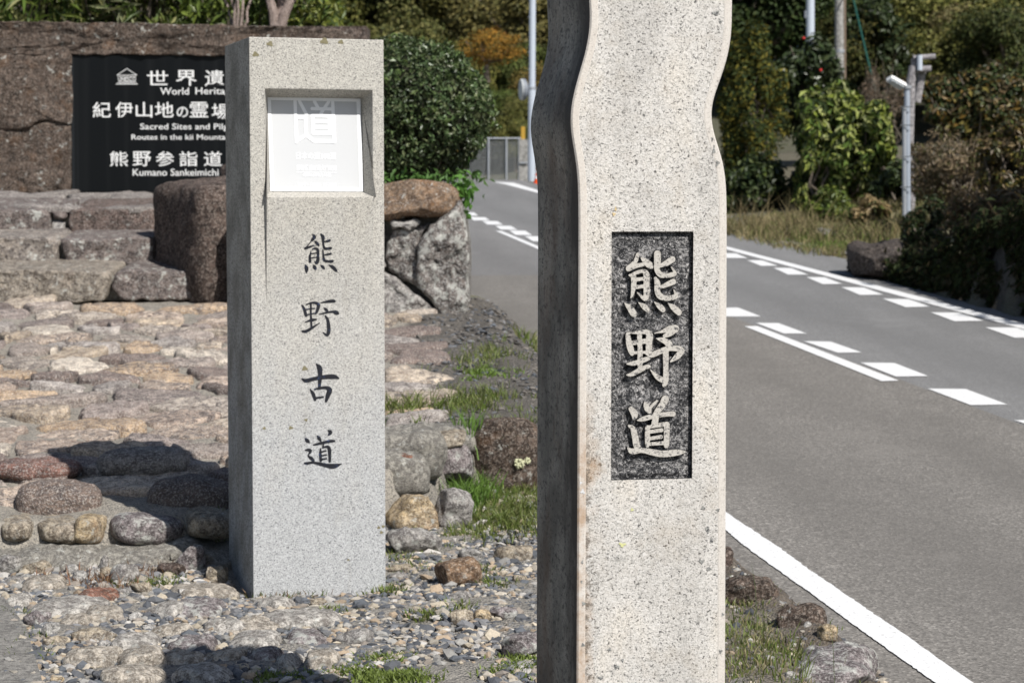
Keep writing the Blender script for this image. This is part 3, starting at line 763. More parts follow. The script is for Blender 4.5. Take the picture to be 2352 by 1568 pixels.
cv = lambda q: ((1950 + q[0] / 1.742) * .6125, q[1] / 1.742 * .6125)
eL = np.array([wuv(*cv(q)) for q in zL] + [wuv(1325, 1568)]); eR = np.array([wuv(*cv(q)) for q in zR] + [wuv(1666, 1568)])
WH = 1.775
vs = np.linspace(-.06, WH, 330)
def prof(e):
    o = np.argsort(e[:, 1]); u = np.interp(vs, e[o, 1], e[o, 0])
    top = e[:, 1].max()
    return u
uLs, uRs = prof(eL), prof(eR)
k = np.exp(-np.linspace(-2, 2, 23) ** 2); k /= k.sum()
sm = lambda u: np.convolve(np.pad(u, 11, mode='edge'), k, 'valid')
uLs, uRs = sm(uLs), sm(uRs)
# above the frame the wave swings on and closes in a rounded head
vt = WH - .05; m_ = vs > vt
cc_ = (uLs + uRs) / 2; hw = (uRs - uLs) / 2
hw = np.where(m_, hw * np.sqrt(np.clip(1 - ((vs - vt) / .0503) ** 2, 0, 1)) + .002, hw); uLs, uRs = cc_ - hw, cc_ + hw
pnl = [wuv(1405, 532), wuv(1593, 533), wuv(1592, 1098), wuv(1402, 1099)]
pu0, pu1 = pnl[0][0], pnl[1][0]; pv1, pv0 = pnl[0][1], pnl[2][1]
vs_ = vs.copy(); i0, i1 = int(np.argmin(abs(vs - pv0))), int(np.argmin(abs(vs - pv1))); vs_[i0], vs_[i1] = pv0, pv1
BW = .0135; DEP = .37
V, F, midx = [], [], []
nr = len(vs_); cols = 8
for i in range(nr):
    a, c = uLs[i], uRs[i]; bw = min(BW, (c - a) / 3)
    m0, m1 = np.clip(pu0, a + bw * 1.2, c - bw * 1.2), np.clip(pu1, a + bw * 1.3, c - bw * 1.2)
    rimd = 0.0022
    us = [(a, .003), (a + .003, 0), (a + bw, 0), (a + bw + .002, .0006), (m0, .0006), (m1, .0006), (c - bw - .002, .0006), (c - bw, 0), (c - .003, 0), (c, .003)]
    for u, d in us: V.append(WP(u, vs_[i], d))
    V.append(WP(c, vs_[i], DEP)); V.append(WP(a, vs_[i], DEP))
K = 12
for i in range(nr - 1):
    for j in range(K):
        j2 = (j + 1) % K
        if j == 4 and i0 <= i < i1: continue
        F.append((i * K + j, i * K + j2, (i + 1) * K + j2, (i + 1) * K + j))
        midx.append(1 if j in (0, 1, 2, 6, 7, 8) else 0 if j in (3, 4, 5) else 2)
F.append(tuple((nr - 1) * K + j for j in range(K))); midx.append(2)
def stain_face(b, g):
    x = b.axis(0); n = b.noise(14, 6, .75)
    g = b.mix(1., g, b.ramp(b.noise(5, 4, .6, b.map((1, 1, .45))), [(.35, (.86, .86, .86)), (.5, (1, 1, 1)), (.65, (1.06, 1.03, .98))]), 'MULTIPLY')
    g = b.mix(b.ramp(b.noise(24, 6, .8, b.map((1, 1, .5))), [(.6, 0.), (.68, .5)]), g, (.2, .2, .19))
    g = b.mix(b.ramp(b.noise(11, 5, .7), [(.5, 0.), (.72, .22)]), g, (.35, .27, .17))
    g = b.mix(b.ramp(b.noise(45, 6, .8), [(.62, 0.), (.68, .7)]), g, (.13, .13, .12))
    # rust bleeding in from the left arris, lower half
    s = b.math('ADD', b.math('MULTIPLY', x, -7.), b.math('MULTIPLY', b.noise(9, 5, .7), 1.5))
    lo = b.ramp(b.math('MULTIPLY', b.axis(2), .667), [(.0, .6), (.3, 1.), (.64, 1.), (.8, .0)])
    g = b.mix(b.math('MULTIPLY', b.ramp(s, [(.4, 0.), (.8, .7)]), lo), g, (.36, .22, .11))
    s2 = b.math('ADD', b.math('MULTIPLY', x, -6.), b.math('MULTIPLY', b.noise(60, 5, .8), 1.6))
    g = b.mix(b.math('MULTIPLY', b.ramp(s2, [(.62, 0.), (.74, .75)]), lo), g, (.12, .1, .08))
    return g
GR = granite('white_granite_hammered', [(.3, .288, .268), (.555, .53, .495), (.655, .63, .59), (.715, .69, .66)], 300, stain_face, .6, 300, fl=.615, fleck=(.07, .068, .065))
def stain_rim(b, g):
    g = b.mix(.3, g, (.62, .56, .49)); x = b.axis(0)
    lo = b.ramp(b.math('MULTIPLY', b.axis(2), .667), [(.0, .6), (.3, 1.), (.64, 1.), (.8, .12)])
    s = b.math('ADD', b.math('MULTIPLY', x, -3.), b.math('MULTIPLY', b.noise(10, 6, .75), 1.1))
    g = b.mix(b.math('MULTIPLY', b.ramp(s, [(.4, 0.), (.65, .7)]), lo), g, (.34, .2, .1))
    return b.mix(b.ramp(b.noise(50, 5, .75), [(.6, 0.), (.68, .6)]), g, (.16, .14, .12))
GRM = granite('white_granite_rim', [(.42, .4, .37), (.54, .51, .47), (.6, .57, .53), (.62, .6, .56)], 330, stain_rim, .0, fl=.66, fleck=(.2, .18, .16))
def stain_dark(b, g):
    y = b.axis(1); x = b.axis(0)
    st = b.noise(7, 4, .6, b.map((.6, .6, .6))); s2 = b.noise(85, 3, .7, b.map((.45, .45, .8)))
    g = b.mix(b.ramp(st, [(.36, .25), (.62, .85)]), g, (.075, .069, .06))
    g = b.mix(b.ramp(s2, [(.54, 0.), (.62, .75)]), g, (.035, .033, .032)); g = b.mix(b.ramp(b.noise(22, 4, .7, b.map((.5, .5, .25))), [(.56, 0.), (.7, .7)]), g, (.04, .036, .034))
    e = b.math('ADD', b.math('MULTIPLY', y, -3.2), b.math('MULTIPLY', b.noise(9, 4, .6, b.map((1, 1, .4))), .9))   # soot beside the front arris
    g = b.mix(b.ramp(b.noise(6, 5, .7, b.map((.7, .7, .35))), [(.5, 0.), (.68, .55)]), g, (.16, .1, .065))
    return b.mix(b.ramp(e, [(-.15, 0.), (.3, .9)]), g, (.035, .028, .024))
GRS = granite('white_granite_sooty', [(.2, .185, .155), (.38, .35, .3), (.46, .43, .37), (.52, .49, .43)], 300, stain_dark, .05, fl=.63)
wave = thing('wavy_stone_post', w0, 'pale speckled granite post with wavy sides and a black panel of three raised characters', 'stone post')
def blot(x, y, rx, ry, m, d=-.0007, n=18):
    i0 = len(V); r_ = np.random.default_rng(int(x + y))
    for k_ in range(n):
        t = 2 * math.pi * k_ / n; q = .75 + .25 * math.sin(3 * t + x) + r_.uniform(-.12, .12); u, v_, _ = wuv(x + rx * q * math.cos(t), y + ry * q * math.sin(t)); V.append(WP(u, v_, d))
    F.append(tuple(range(i0, i0 + n))); midx.append(m)
for x, y, rx, ry, m in ((1429, 1250, 9, 6, 3), (1452, 1170, 5, 4, 3), (1414, 480, 3, 6, 4), (1410, 492, 5, 5, 4), (1338, 1128, 6, 7, 5), (1334, 1108, 4, 4, 5), (1655, 1495, 5, 6, 6), (1660, 1410, 4, 5, 6), (1650, 1170, 4, 4, 6), (1340, 1385, 5, 6, 6), (1336, 1335, 3, 4, 6), (1339, 1480, 5, 5, 6), (1337, 1290, 3, 5, 6), (1644, 30, 10, 6, 6), (1655, 50, 5, 4, 6), (1640, 345, 4, 12, 6), (1648, 375, 6, 8, 6), (1636, 320, 3, 6, 6), (1625, 1215, 5, 10, 6), (1634, 1240, 4, 8, 6), (1612, 1288, 8, 6, 6), (1628, 1305, 7, 4, 6), (1615, 1165, 6, 5, 6), (1470, 1370, 4, 3, 6), (1416, 1530, 7, 6, 6), (1430, 1515, 4, 5, 6), (1400, 1490, 6, 4, 6), (1520, 1560, 6, 4, 6), (1380, 1555, 8, 4, 6)):
    blot(x, y, rx, ry, m)
GREYST = granite('grey_lichen_stain', [(.2, .2, .19), (.26, .26, .25), (.32, .32, .3), (.4, .4, .38)], 300, None, .4, 300, fl=.55)
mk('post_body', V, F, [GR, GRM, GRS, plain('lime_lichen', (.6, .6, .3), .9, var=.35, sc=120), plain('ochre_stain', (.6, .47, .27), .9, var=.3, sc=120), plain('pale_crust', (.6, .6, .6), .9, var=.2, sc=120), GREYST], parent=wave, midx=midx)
# sunk panel with rough black floor
PD = .0105
b = B('blackened_panel')
n = b.noise(120, 8, .85, dist=1.2); n2 = b.noise(28, 5, .7); vv_ = b.voro(95, out='Distance')
mk_ = b.math('ADD', b.math('MULTIPLY', n, 1.), b.math('MULTIPLY', n2, .25))
pc = b.ramp(mk_, [(.58, (.012, .013, .015)), (.63, (.06, .06, .065)), (.675, (.36, .35, .345)), (.76, (.62, .6, .58))])  # pale ramp end: rubbed paint, with white glints put into the colour
b.bump(b.mix(.5, n, vv_), 1., .012); PANEL = b.out(pc, .6, .4)
BLK = plain('black_paint', (.012, .012, .013), .55)
nu, nv = 46, 138
V, F = [], []
for j in range(nv + 1):
    for i in range(nu + 1):
        u = pu0 + (pu1 - pu0) * i / nu; v = pv0 + (pv1 - pv0) * j / nv
        edge = min(i, nu - i, j, nv - j)
        d = PD + (.0015 if edge < 2 else (-.0012 if edge in (3, 4) else .0009 * vnoise(np.array([[i * .55, j * .55, 3.]]), 4)[0]))
        V.append(WP(u, v, d))
for j in range(nv):
    for i in range(nu): q = j * (nu + 1) + i; F.append((q, q + 1, q + nu + 2, q + nu + 1))
m = len(F); base = len(V)
cs = [(pu0, pv0), (pu1, pv0), (pu1, pv1), (pu0, pv1)]
V += [WP(u, v, .0006) for u, v in cs] + [WP(u, v, PD + .003) for u, v in cs]
F += [(base + i, base + (i + 1) % 4, base + 4 + (i + 1) % 4, base + 4 + i) for i in range(4)]
panel = mk('sunk_panel', V, F, [PANEL, BLK], parent=wave, midx=[0] * m + [1] * 4)
C2 = lambda s, k, oy: [[(2270 + x / k, oy + y / k, w / k) for x, y, w in q] for q in s]
R_kuma = C2([[(515, 440, 50), (490, 530, 66), (440, 600, 76), (370, 660, 84)], [(370, 668, 84), (480, 625, 70), (600, 600, 60)], [(570, 490, 20), (630, 545, 80), (695, 600, 110), (735, 640, 60)],
    [(385, 770, 30), (450, 800, 85), (450, 950, 76), (430, 1080, 46), (405, 1135, 12)], [(400, 770, 30), (500, 730, 56), (600, 705, 56), (655, 760, 96), (655, 900, 92), (655, 1080, 92), (625, 1145, 66), (515, 1050, 20)], [(490, 840, 62), (620, 825, 50)], [(490, 960, 60), (620, 945, 56)],
    [(830, 430, 106), (830, 560, 106), (825, 680, 86), (875, 760, 86), (960, 780, 66), (1070, 760, 76), (1110, 735, 50), (1050, 640, 12)], [(880, 620, 56), (980, 575, 92), (1065, 520, 100)],
    [(800, 820, 50), (830, 900, 90), (828, 1020, 86), (875, 1105, 96), (980, 1138, 76), (1080, 1120, 84), (1130, 1095, 60), (1090, 1000, 12)], [(870, 970, 46), (980, 920, 76), (1080, 875, 92)],
    [(305, 1215, 12), (390, 1290, 92), (445, 1375, 100), (468, 1405, 60)], [(530, 1205, 12), (620, 1270, 86), (670, 1320, 70)], [(780, 1195, 12), (870, 1270, 86), (920, 1320, 76)], [(1000, 1215, 12), (1090, 1290, 92), (1170, 1360, 96)]], 4.239, 850)
R_no = C2([[(430, 330, 86), (450, 480, 112), (490, 620, 116), (510, 690, 76)], [(410, 290, 16), (600, 285, 60), (780, 275, 92), (840, 340, 130), (830, 480, 120), (830, 630, 120)], [(480, 490, 80), (820, 440, 96)], [(500, 670, 56), (830, 655, 50)],
    [(650, 340, 90), (660, 600, 90), (660, 780, 96), (660, 950, 86)], [(410, 880, 20), (520, 872, 84), (650, 840, 86), (780, 790, 84), (850, 780, 20)], [(410, 1090, 26), (500, 1080, 76), (650, 1000, 92), (800, 930, 76), (840, 930, 46)],
    [(930, 300, 14), (1080, 265, 56), (1220, 220, 120), (1330, 212, 140)], [(1330, 230, 110), (1220, 310, 100), (1125, 350, 66)], [(970, 400, 20), (1100, 432, 100), (1220, 500, 110)], [(1180, 490, 100), (1210, 580, 90)],
    [(770, 685, 30), (880, 710, 100), (1050, 640, 100), (1200, 590, 92), (1380, 590, 110), (1455, 622, 100)], [(1455, 635, 100), (1370, 735, 110), (1245, 835, 36)], [(1150, 620, 110), (1150, 800, 104), (1150, 1000, 96), (1150, 1150, 104), (1130, 1245, 104), (1112, 1295, 50)], [(1120, 1200, 110), (990, 1130, 90), (855, 990, 12)]], 5.058, 1190)
R_mi = C2([[(420, 315, 76), (470, 380, 112), (480, 435, 92), (455, 492, 16)], [(650, 215, 36), (690, 290, 120), (718, 355, 76)], [(730, 300, 56), (845, 185, 36)], [(980, 160, 122), (940, 240, 112), (850, 360, 92), (800, 440, 64)], [(525, 505, 16), (620, 480, 76), (800, 432, 76), (1000, 402, 76), (1110, 398, 84)],
    [(830, 440, 100), (810, 540, 100), (780, 600, 56)], [(690, 620, 46), (820, 590, 66), (1005, 562, 72)], [(690, 620, 76), (690, 760, 80), (690, 880, 76), (690, 925, 46)], [(1008, 570, 92), (1005, 750, 92), (1000, 900, 84), (992, 930, 46)], [(730, 690, 56), (920, 662, 64)], [(735, 800, 56), (910, 773, 64)], [(720, 890, 54), (960, 872, 62)],
    [(385, 590, 34), (450, 640, 86), (490, 780, 104), (510, 900, 104), (540, 970, 104)], [(372, 955, 26), (440, 1008, 92), (600, 990, 84), (800, 1030, 104), (950, 1050, 104), (1150, 1030, 104), (1260, 1020, 54), (1320, 1015, 8)]], 4.356, 1460)
GRC = granite('white_granite_carved', [(.28, .26, .24), (.45, .425, .385), (.5, .475, .43), (.54, .515, .47)], 260, None, .2, 300, fl=.6)
for Kc in (R_kuma, R_no, R_mi):
    v, f = stroke_mesh(Kc, lambda x, y, d: WP(*wuv(x * .6125, y * .6125)[:2], d), 2.0, .0008, PD + .003)
    n = len(v) // 2; mi = [0 if max(q) < n else 1 for q in f]
    mkr('raised_character', v, f, [GRC, BLK], panel, midx=mi)
# ================================================================ MONUMENT, STEPS, WALLS
BROWN = rockmat('brown_rock', (.085, .062, .048), (.15, .112, .09), (.02, .016, .014), (.4, .34, .29), .04, sc=.8, rust=.15, speck=.5)
DARKR = rockmat('dark_brown_rock', (.085, .062, .052), (.125, .093, .078), (.022, .018, .017), (.46, .39, .34), .0, sc=.62, speck=.42)
STEPM = rockmat('step_rock', (.27, .24, .21), (.36, .31, .26), (.06, .05, .05), (.6, .55, .5), .1, sc=.8)
STEPD = rockmat('step_rock_purple', (.15, .12, .108), (.22, .18, .16), (.05, .04, .04), (.52, .48, .45), .2, sc=.9)
STEPB = rockmat('step_rock_brown', (.13, .092, .08), (.19, .14, .12), (.035, .028, .025), (.5, .44, .4), .05, sc=.9)
STEPT = rockmat('step_rock_tan', (.27, .235, .19), (.36, .315, .26), (.065, .052, .045), (.6, .55, .48), .1, sc=.9, rust=.06)
LICHR = rockmat('lichened_rock', (.14, .118, .105), (.24, .21, .19), (.045, .04, .038), (.66, .65, .62), .38, sc=.7, speck=.55)
RUSTR = rockmat('orange_brown_rock', (.2, .12, .07), (.27, .185, .12), (.07, .05, .04), (.55, .47, .38), .05, sc=.9, rust=.35)
GREYR = rockmat('grey_rock', (.3, .28, .26), (.38, .36, .33), (.08, .07, .07), (.6, .58, .55), .2, sc=1.1)
TANR = rockmat('tan_rock', (.42, .35, .25), (.36, .31, .25), (.09, .07, .055), (.62, .57, .48), .1, sc=1.1)
YELR = rockmat('yellow_rock', (.5, .38, .22), (.44, .35, .25), (.12, .09, .06), (.65, .58, .46), .1, sc=1.0, rust=.3)
PALER = rockmat('pale_rock', (.5, .48, .44), (.44, .42, .39), (.13, .12, .12), (.7, .68, .65), .0, sc=1.4)
SLATE = rockmat('slate_pebble', (.09, .095, .105), (.13, .135, .145), (.04, .04, .045), (.25, .25, .26), .0, sc=1.5, speck=.25)
PURPR = rockmat('purple_grey_rock', (.2, .17, .17), (.27, .235, .23), (.06, .05, .05), (.58, .55, .53), .35, sc=1.0)
REDR = rockmat('red_brown_rock', (.24, .1, .07), (.3, .15, .1), (.08, .05, .04), (.5, .4, .33), .05, sc=1.0)
MORT = rockmat('mortar', (.27, .255, .22), (.33, .31, .27), (.12, .11, .1), (.48, .46, .42), .1, sc=1.3)

def blockrock(x0, x1, yt, yb, Y, dep, k=7, amp=.05, seed=0, freq=2.2, sub=6, dz=0., cut=0):
    a, c = P(x0, yb, Y), P(x1, yt, Y)
    ctr = (a + c) / 2; ctr[1] = Y + dep / 2 * .98
    return rock(ctr + [0, 0, dz], ((c[0] - a[0]) / 2 * 1.03, dep / 2, (c[2] - a[2]) / 2 * 1.03), k, amp, freq, seed, sub, cut=cut)

MY = 15.5
mon = thing('stone_monument', P(480, 440, MY + .3), 'wide brown rough stone monument wall holding a polished black plaque with white lettering', 'monument')
for poly, dY, sd in (([(-230, 48), (120, 50), (480, 56), (700, 63), (785, 70), (812, 84), (806, 128), (400, 127), (-230, 123)], -.06, 3), ([(-230, 119), (162, 120), (166, 200), (165, 287), (110, 274), (42, 298), (-230, 291)], -.06, 5),
        ([(-230, 288), (45, 295), (112, 272), (164, 285), (167, 442), (-230, 446)], -.045, 8), ([(748, 128), (800, 130), (806, 300), (800, 446), (748, 446)], -.05, 12)):
    v, f = facestone(poly, MY + dY, .7, sd, .017, rnd=.022, n=190); mk('wall_stone', v, f, BROWN, parent=mon, smooth=True)
v, f = box(P(-200, 447, MY + .12), P(850, 70, MY + .5)); mk('wall_core', v, f, DARKR, parent=mon)
b = B('polished_black_stone'); n = b.noise(1.6, 2, .5, b.map((6, 1, .06)))
BLACK = b.out(b.ramp(n, [(.5, (.006, .007, .008)), (.66, (.009, .010, .011)), (.8, (.024, .027, .03))]), .3, .14)
PY = MY - .04
a, c = P(166, 441, PY), P(748, 128, PY)
v, f = box((a[0], PY, a[2]), (c[0], PY + .1, c[2])); plq = mk('plaque', v, f, BLACK, parent=mon)
LET = plain('white_lettering', (.74, .74, .73), .6, var=.12, sc=90)
def mtext(txt, x0, x1, yb, hh, bold=.006):
    p0, p1 = P(x0, yb, PY - .004), P(x1, yb, PY - .004)
    v, f = text_on(txt, p0, p1, np.array([0, 0, 1.]), np.zeros(3), bold, hh / FPX * PY); mkr('lettering', v, f, LET, plq)
# characters one by one, at the photographed spacing
for ch, x, w_, yb, hh in (('世', 338, 48, 196, 33), ('界', 404, 48, 198, 36), ('遺', 470, 46, 199, 37), ('産', 536, 48, 199, 37)): mtext(ch, x, x + w_, yb, hh, .008)
mtext('World', 368, 434, 218, 16, .009); mtext('Heritage', 449, 541, 222, 20.5, .009)
for ch, x, w_ in (('紀', 213, 42), ('伊', 265, 40), ('山', 312, 38), ('地', 356, 43), ('の', 406, 26), ('霊', 436, 42), ('場', 486, 42), ('と', 536, 26), ('参', 568, 42), ('詣', 616, 42), ('道', 664, 42)): mtext(ch, x, x + w_, 270 if ch != '場' else 274, 35 if ch not in 'のと' else 24, .008)
mtext('Sacred Sites and Pilgrimage', 322, 590, 302, 18, .008)
mtext('Routes in the kii Mountain Range', 302, 592, 325, 16, .008)
for ch, x in (('熊', 252), ('野', 305), ('参', 358), ('詣', 412), ('道', 468), ('中', 524), ('辺', 578), ('路', 632)): mtext(ch, x, x + 42, 382, 34, .008)
mtext('Kumano Sankeimichi Nakahechi', 305, 610, 404, 16, .008)
def bars(segs, Y=PY - .004):
    return stroke_mesh([[(x0, y0, w), (x1, y1, w)] for x0, y0, x1, y1, w in segs], lambda x, y, d: P(x, y, Y + d), .7, 0, .004)
v, f = bars([(269, 173, 291.5, 158, 1.4), (291.5, 158, 314, 173, 1.4), (269, 173, 314, 173, 1.3), (270, 176.5, 313, 176.5, 1.0), (272, 188, 312, 188, 1.0), (270, 190.5, 313, 190.5, 1.2), (267, 193.5, 316, 193.5, 1.6)])
mkr('temple_emblem', v, f, LET, plq); mtext('UNESCO', 271.5, 312, 187, 9.5, .01)

# steps
st = thing('stone_steps', P(240, 685, 12.2), 'flight of three rough stone steps leading up to the black plaque', 'steps')
for poly, Y, dep, m, sd in (([(-190, 622), (180, 621), (252, 626), (248, 660), (238, 691), (-190, 692)], 12.0, .8, STEPT, 1), ([(262, 628), (285, 622), (438, 628), (458, 645), (452, 690), (278, 690), (255, 662)], 12.02, .8, STEPD, 2),
        ([(-200, 546), (118, 546), (131, 562), (132, 606), (-200, 608)], 12.5, .8, STEPM, 3), ([(137, 548), (350, 546), (356, 612), (150, 608)], 12.52, .8, STEPD, 4), ([(-200, 482), (96, 481), (110, 496), (112, 542), (-200, 542)], 13.0, .6, STEPD, 5),
        ([(118, 508), (138, 506), (148, 514), (150, 540), (116, 540)], 13.05, .3, PALER, 6), ([(115, 484), (152, 484), (152, 500), (126, 503)], 13.04, .4, STEPD, 9), ([(158, 484), (352, 481), (356, 542), (164, 542), (155, 512)], 13.0, .6, STEPB, 7)):
    v, f = facestone(poly, Y, dep, sd + 40, .015, rise=.07, rnd=.022); mk('step_stone', v, f, m, parent=st, smooth=True)
for x0, x1, yt, yb, Y in ((-190, 455, 632, 690, 12.12), (-190, 340, 556, 610, 12.6), (-190, 340, 490, 545, 13.1)):
    v, f = box(P(x0, yb, Y), P(x1, yt, Y) + [0, .6, 0]); mk('step_core', v, f, MORT, parent=st)
zp = lambda x, y: 1.135 + .042 * (y - 13)
land = thing('paved_landing', (-2.2, 14.2, 1.1), 'flat landing of irregular grey paving stones between the top step and the black plaque', 'paving')
q = [(-5.2, 13.15), (-1.45, 13.15), (-1.2, 15.7), (-5.2, 15.7)]
mk('landing_base', [(x, y, zp(x, y) - .005) for x, y in q] + [(x, y, .6) for x, y in q], [(0, 1, 2, 3), (0, 4, 5, 1), (1, 5, 6, 2), (2, 6, 7, 3), (3, 7, 4, 0)], MORT, parent=land)
r = np.random.default_rng(8)
pp = np.array([(x + r.uniform(-.12, .12), y + r.uniform(-.12, .12)) for y in np.arange(12.9, 16.1, .38) for x in np.arange(-5.2, -1.1, .48)])
for i, poly in enumerate(vor(pp)):
    if poly is None: continue
    c = poly.mean(0)
    if not (-4.9 < c[0] < -1.5 and 13.2 < c[1] < 15.5): continue
    v, f = slabstone(poly, .008, .022, zp, i + 300, .08); mk('paving_stone', v, f, COBM, parent=land, col=np.tile(np.array((.27, .25, .235)) * r.uniform(.7, 1.2), (len(v), 1)), smooth=True)

# boulder at the head of the low wall, and the wall itself
def rk(name, label, cat_, x0, x1, yt, yb, Y, dep, m, k=2.8, amp=.1, seed=0, group=None, sub=5, cut=0, rot=0., freq=1.6, kind=None):
    a, c = P(x0, yb, Y), P(x1, yt, Y); ctr = (a + c) / 2; ctr[1] = Y + dep / 2
    v, f = rock(ctr, ((c[0] - a[0]) / 2, dep / 2, (c[2] - a[2]) / 2), k, amp, freq, seed, sub, rot, cut=cut)
    return tag(mk(name, v, f, m, smooth=True), label, cat_, group)
v, f = rock((-1.55, 12.455, .955), (.41, .41, .365), 9, .045, 1.7, 31, 6, math.radians(30), (.02, -.03), cut=0)
tag(mk('boulder', v, f, DARKR, smooth=True), 'large dark brown block of rock standing at the right end of the stone steps', 'boulder')
rk('boulder', 'small dark reddish boulder in front of the lower right corner of the black plaque', 'boulder', 494, 600, 366, 440, 12.9, .6, DARKR, 3, .1, 33)
WYf = 11.65
wall = thing('retaining_wall', P(960, 748, WYf + .3), 'low lichen covered retaining wall of big mortared stones below the round clipped bush', 'wall')
v, f = blockrock(790, 1050, 419, 506, WYf - .06, .6, k=3.4, amp=.1, seed=51, freq=1.3, cut=3); mk('cap_stone', v, f, RUSTR, parent=wall, smooth=True)
for poly, Y, dep, m, sd in (([(1052, 462), (1066, 480), (1078, 560), (1076, 720), (1066, 748), (1044, 752), (1030, 744), (1002, 712), (972, 676), (958, 640), (956, 560), (985, 515), (1020, 492)], WYf - .03, .6, LICHR, 52), ([(900, 525), (955, 530), (985, 512), (962, 560), (964, 640), (975, 672), (935, 650), (890, 625), (884, 560)], WYf, .5, LICHR, 53),
        ([(860, 622), (892, 630), (940, 662), (1000, 715), (1028, 750), (860, 756)], WYf - .035, .5, GREYR, 54), ([(896, 508), (930, 504), (962, 500), (970, 512), (950, 524), (904, 524)], WYf - .01, .3, PALER, 56), ([(845, 510), (884, 520), (880, 565), (888, 612), (845, 622)], WYf, .4, GREYR, 58),
        ([(560, 520), (840, 512), (846, 756), (560, 760)], WYf + .02, .5, LICHR, 55), ([(560, 424), (785, 424), (790, 516), (560, 516)], WYf - .03, .5, RUSTR, 57)):
    v, f = facestone(poly, Y, dep, sd, .03, rnd=.03); mk('wall_stone', v, f, m, parent=wall, smooth=True)
v, f = box(P(560, 755, WYf + .12), P(1062, 470, WYf + .5)); mk('wall_core', v, f, MORT, parent=wall)
# planting bed behind it
q = [(-1.3, 12.0), (-.42, 12.0), (-.55, 15.4), (-1.3, 16.6), (-8, 16.6), (-8, 16.1), (-1.3, 16.1)]
zt = [1.2, 1.2, 1.25, 2.1, 2.2, 2.0, 1.3]
tag(mk('planting_bed', [(x, y, z) for (x, y), z in zip(q, zt)] + [(x, y, .3) for x, y in q], [tuple(range(7))[::-1]] + [(i, (i + 1) % 7, 7 + (i + 1) % 7, 7 + i) for i in range(7)], plain('bed_soil', (.1, .085, .06), .95, var=.5)), kind='structure')

# ================================================================ KERB STONES, BOULDERS AND LOOSE STONES
def gz1(x, y): return float(zground(np.array([x]), np.array([y]))[0])
def stone(zx, zy, w, h, m, label, grp=None, flat=False, k=2.7, amp=.13, seed=None, cut=2, name='loose_stone', cat_='stone', lift=0., rot=None, sub=4, R=6, col=None, Yb=None, dep=None):
    """zx, zy, w, h: centre and extent as read off an enlarged view of the photograph (R = which view)"""
    if R == 6: x, y, w, h = zx / 3., 1163.75 + zy / 3., w / 3., h / 3.
    elif R == 7: x, y, w, h = 784 + zx * .5701, 673.75 + zy * .5701, w * .5701, h * .5701
    elif R == 4: x, y, w, h = 1641.5 + .19925 * zx, 1255.6 + .19925 * zy, w * .19925, h * .19925
    else: x, y = zx, zy
    sd = int(seed if seed is not None else (x * 7 + y * 13)) % 997
    r = np.random.default_rng(sd)
    if flat:
        p = onsurf(x, y, zground, 3.5, 20); Y = p[1]; rx = w / 2 / FPX * Y
        ry = min(h / 2 / FPX * Y / .19, rx * 1.3); rz = max(.04, min(rx, ry) * .36)
        ctr = np.array([p[0], p[1], gz1(p[0], p[1]) - rz * .2 + lift])
    else:
        pb_ = onsurf(x, y + h * .42, zground, 3.5, 20); Y = (Yb or pb_[1]); rx = w / 2 / FPX * Y; rz = h / 2 / FPX * Y * 1.05; ry = dep or max(rx * .8, rz * .7)
        ctr = P(x, y, Y + ry * .6); ctr[2] += lift
    v, f = rock(ctr, (rx, ry, rz), k, amp, 1.5, sd, sub, r.uniform(-.25, .25) if rot is None else rot, (r.uniform(-.1, .1), r.uniform(-.1, .1)), cut)
    return tag(mk(name, v, f, m, smooth=True), label, cat_, grp)
G1 = 'rounded kerb stones along the foot of the cobbled path'
for (zx, zy, w, h, m, lab) in ((-140, 120, 270, 130, GREYR, 'grey kerb stone cut by the left edge of the photo'), (120, 135, 250, 150, TANR, 'squarish pale tan kerb stone, first one fully in view from the left'), (425, 148, 350, 150, TANR, 'long low tan kerb stone with a rust stain under its right end'), (665, 150, 182, 205, YELR, 'round yellow brown kerb stone standing like a ball'),
        (1005, 145, 520, 210, PURPR, 'longest kerb stone, half in the shadow of the grey marker'), (1440, 105, 340, 190, TANR, 'kerb stone in shadow touching the left side of the grey marker')):
    stone(zx, zy, w, h, m, lab, G1, k=3.2, amp=.06, cut=0, seed=int(500 + zx), name='kerb_stone', cat_='kerb stone', Yb=7.17 if zx < 900 else 7.22, dep=.16, sub=5)
v_, f_ = [], []
pl = [(-2.4, 6.82), (-1.66, 7.09), (-.94, 7.26), (-.6, 7.62)]
rl = np.random.default_rng(2); V, F = [], []
xs = np.linspace(-2.4, -.62, 90); ys = np.interp(xs, [p[0] for p in pl], [p[1] for p in pl])
for i, (x, y) in enumerate(zip(xs, ys)):
    n = 1.6 * fbm(np.array([[x * 7, 0, 1.], [x * 16, 3, 1.], [x * 11, 7, 2]]), 4)
    for dy, z in ((-.16 + n[0] * .035, -.05), (-.15 + n[1] * .035, .015 + .008 * n[2]), (-.105 + n[0] * .03, .042 + .012 * n[1]), (-.02, .06 + .012 * n[2]), (.14, .075)): V.append((x, y + dy, z))
for i in range(89):
    for j in range(4): q = i * 5 + j; F.append((q, q + 5, q + 6, q + 1))
tag(mk('kerb_footing', V, F, MORT, smooth=True), 'rough mortar ledge running under the row of rounded kerb stones', 'footing')
G2 = 'boulders banked against the end of the cobbled path'
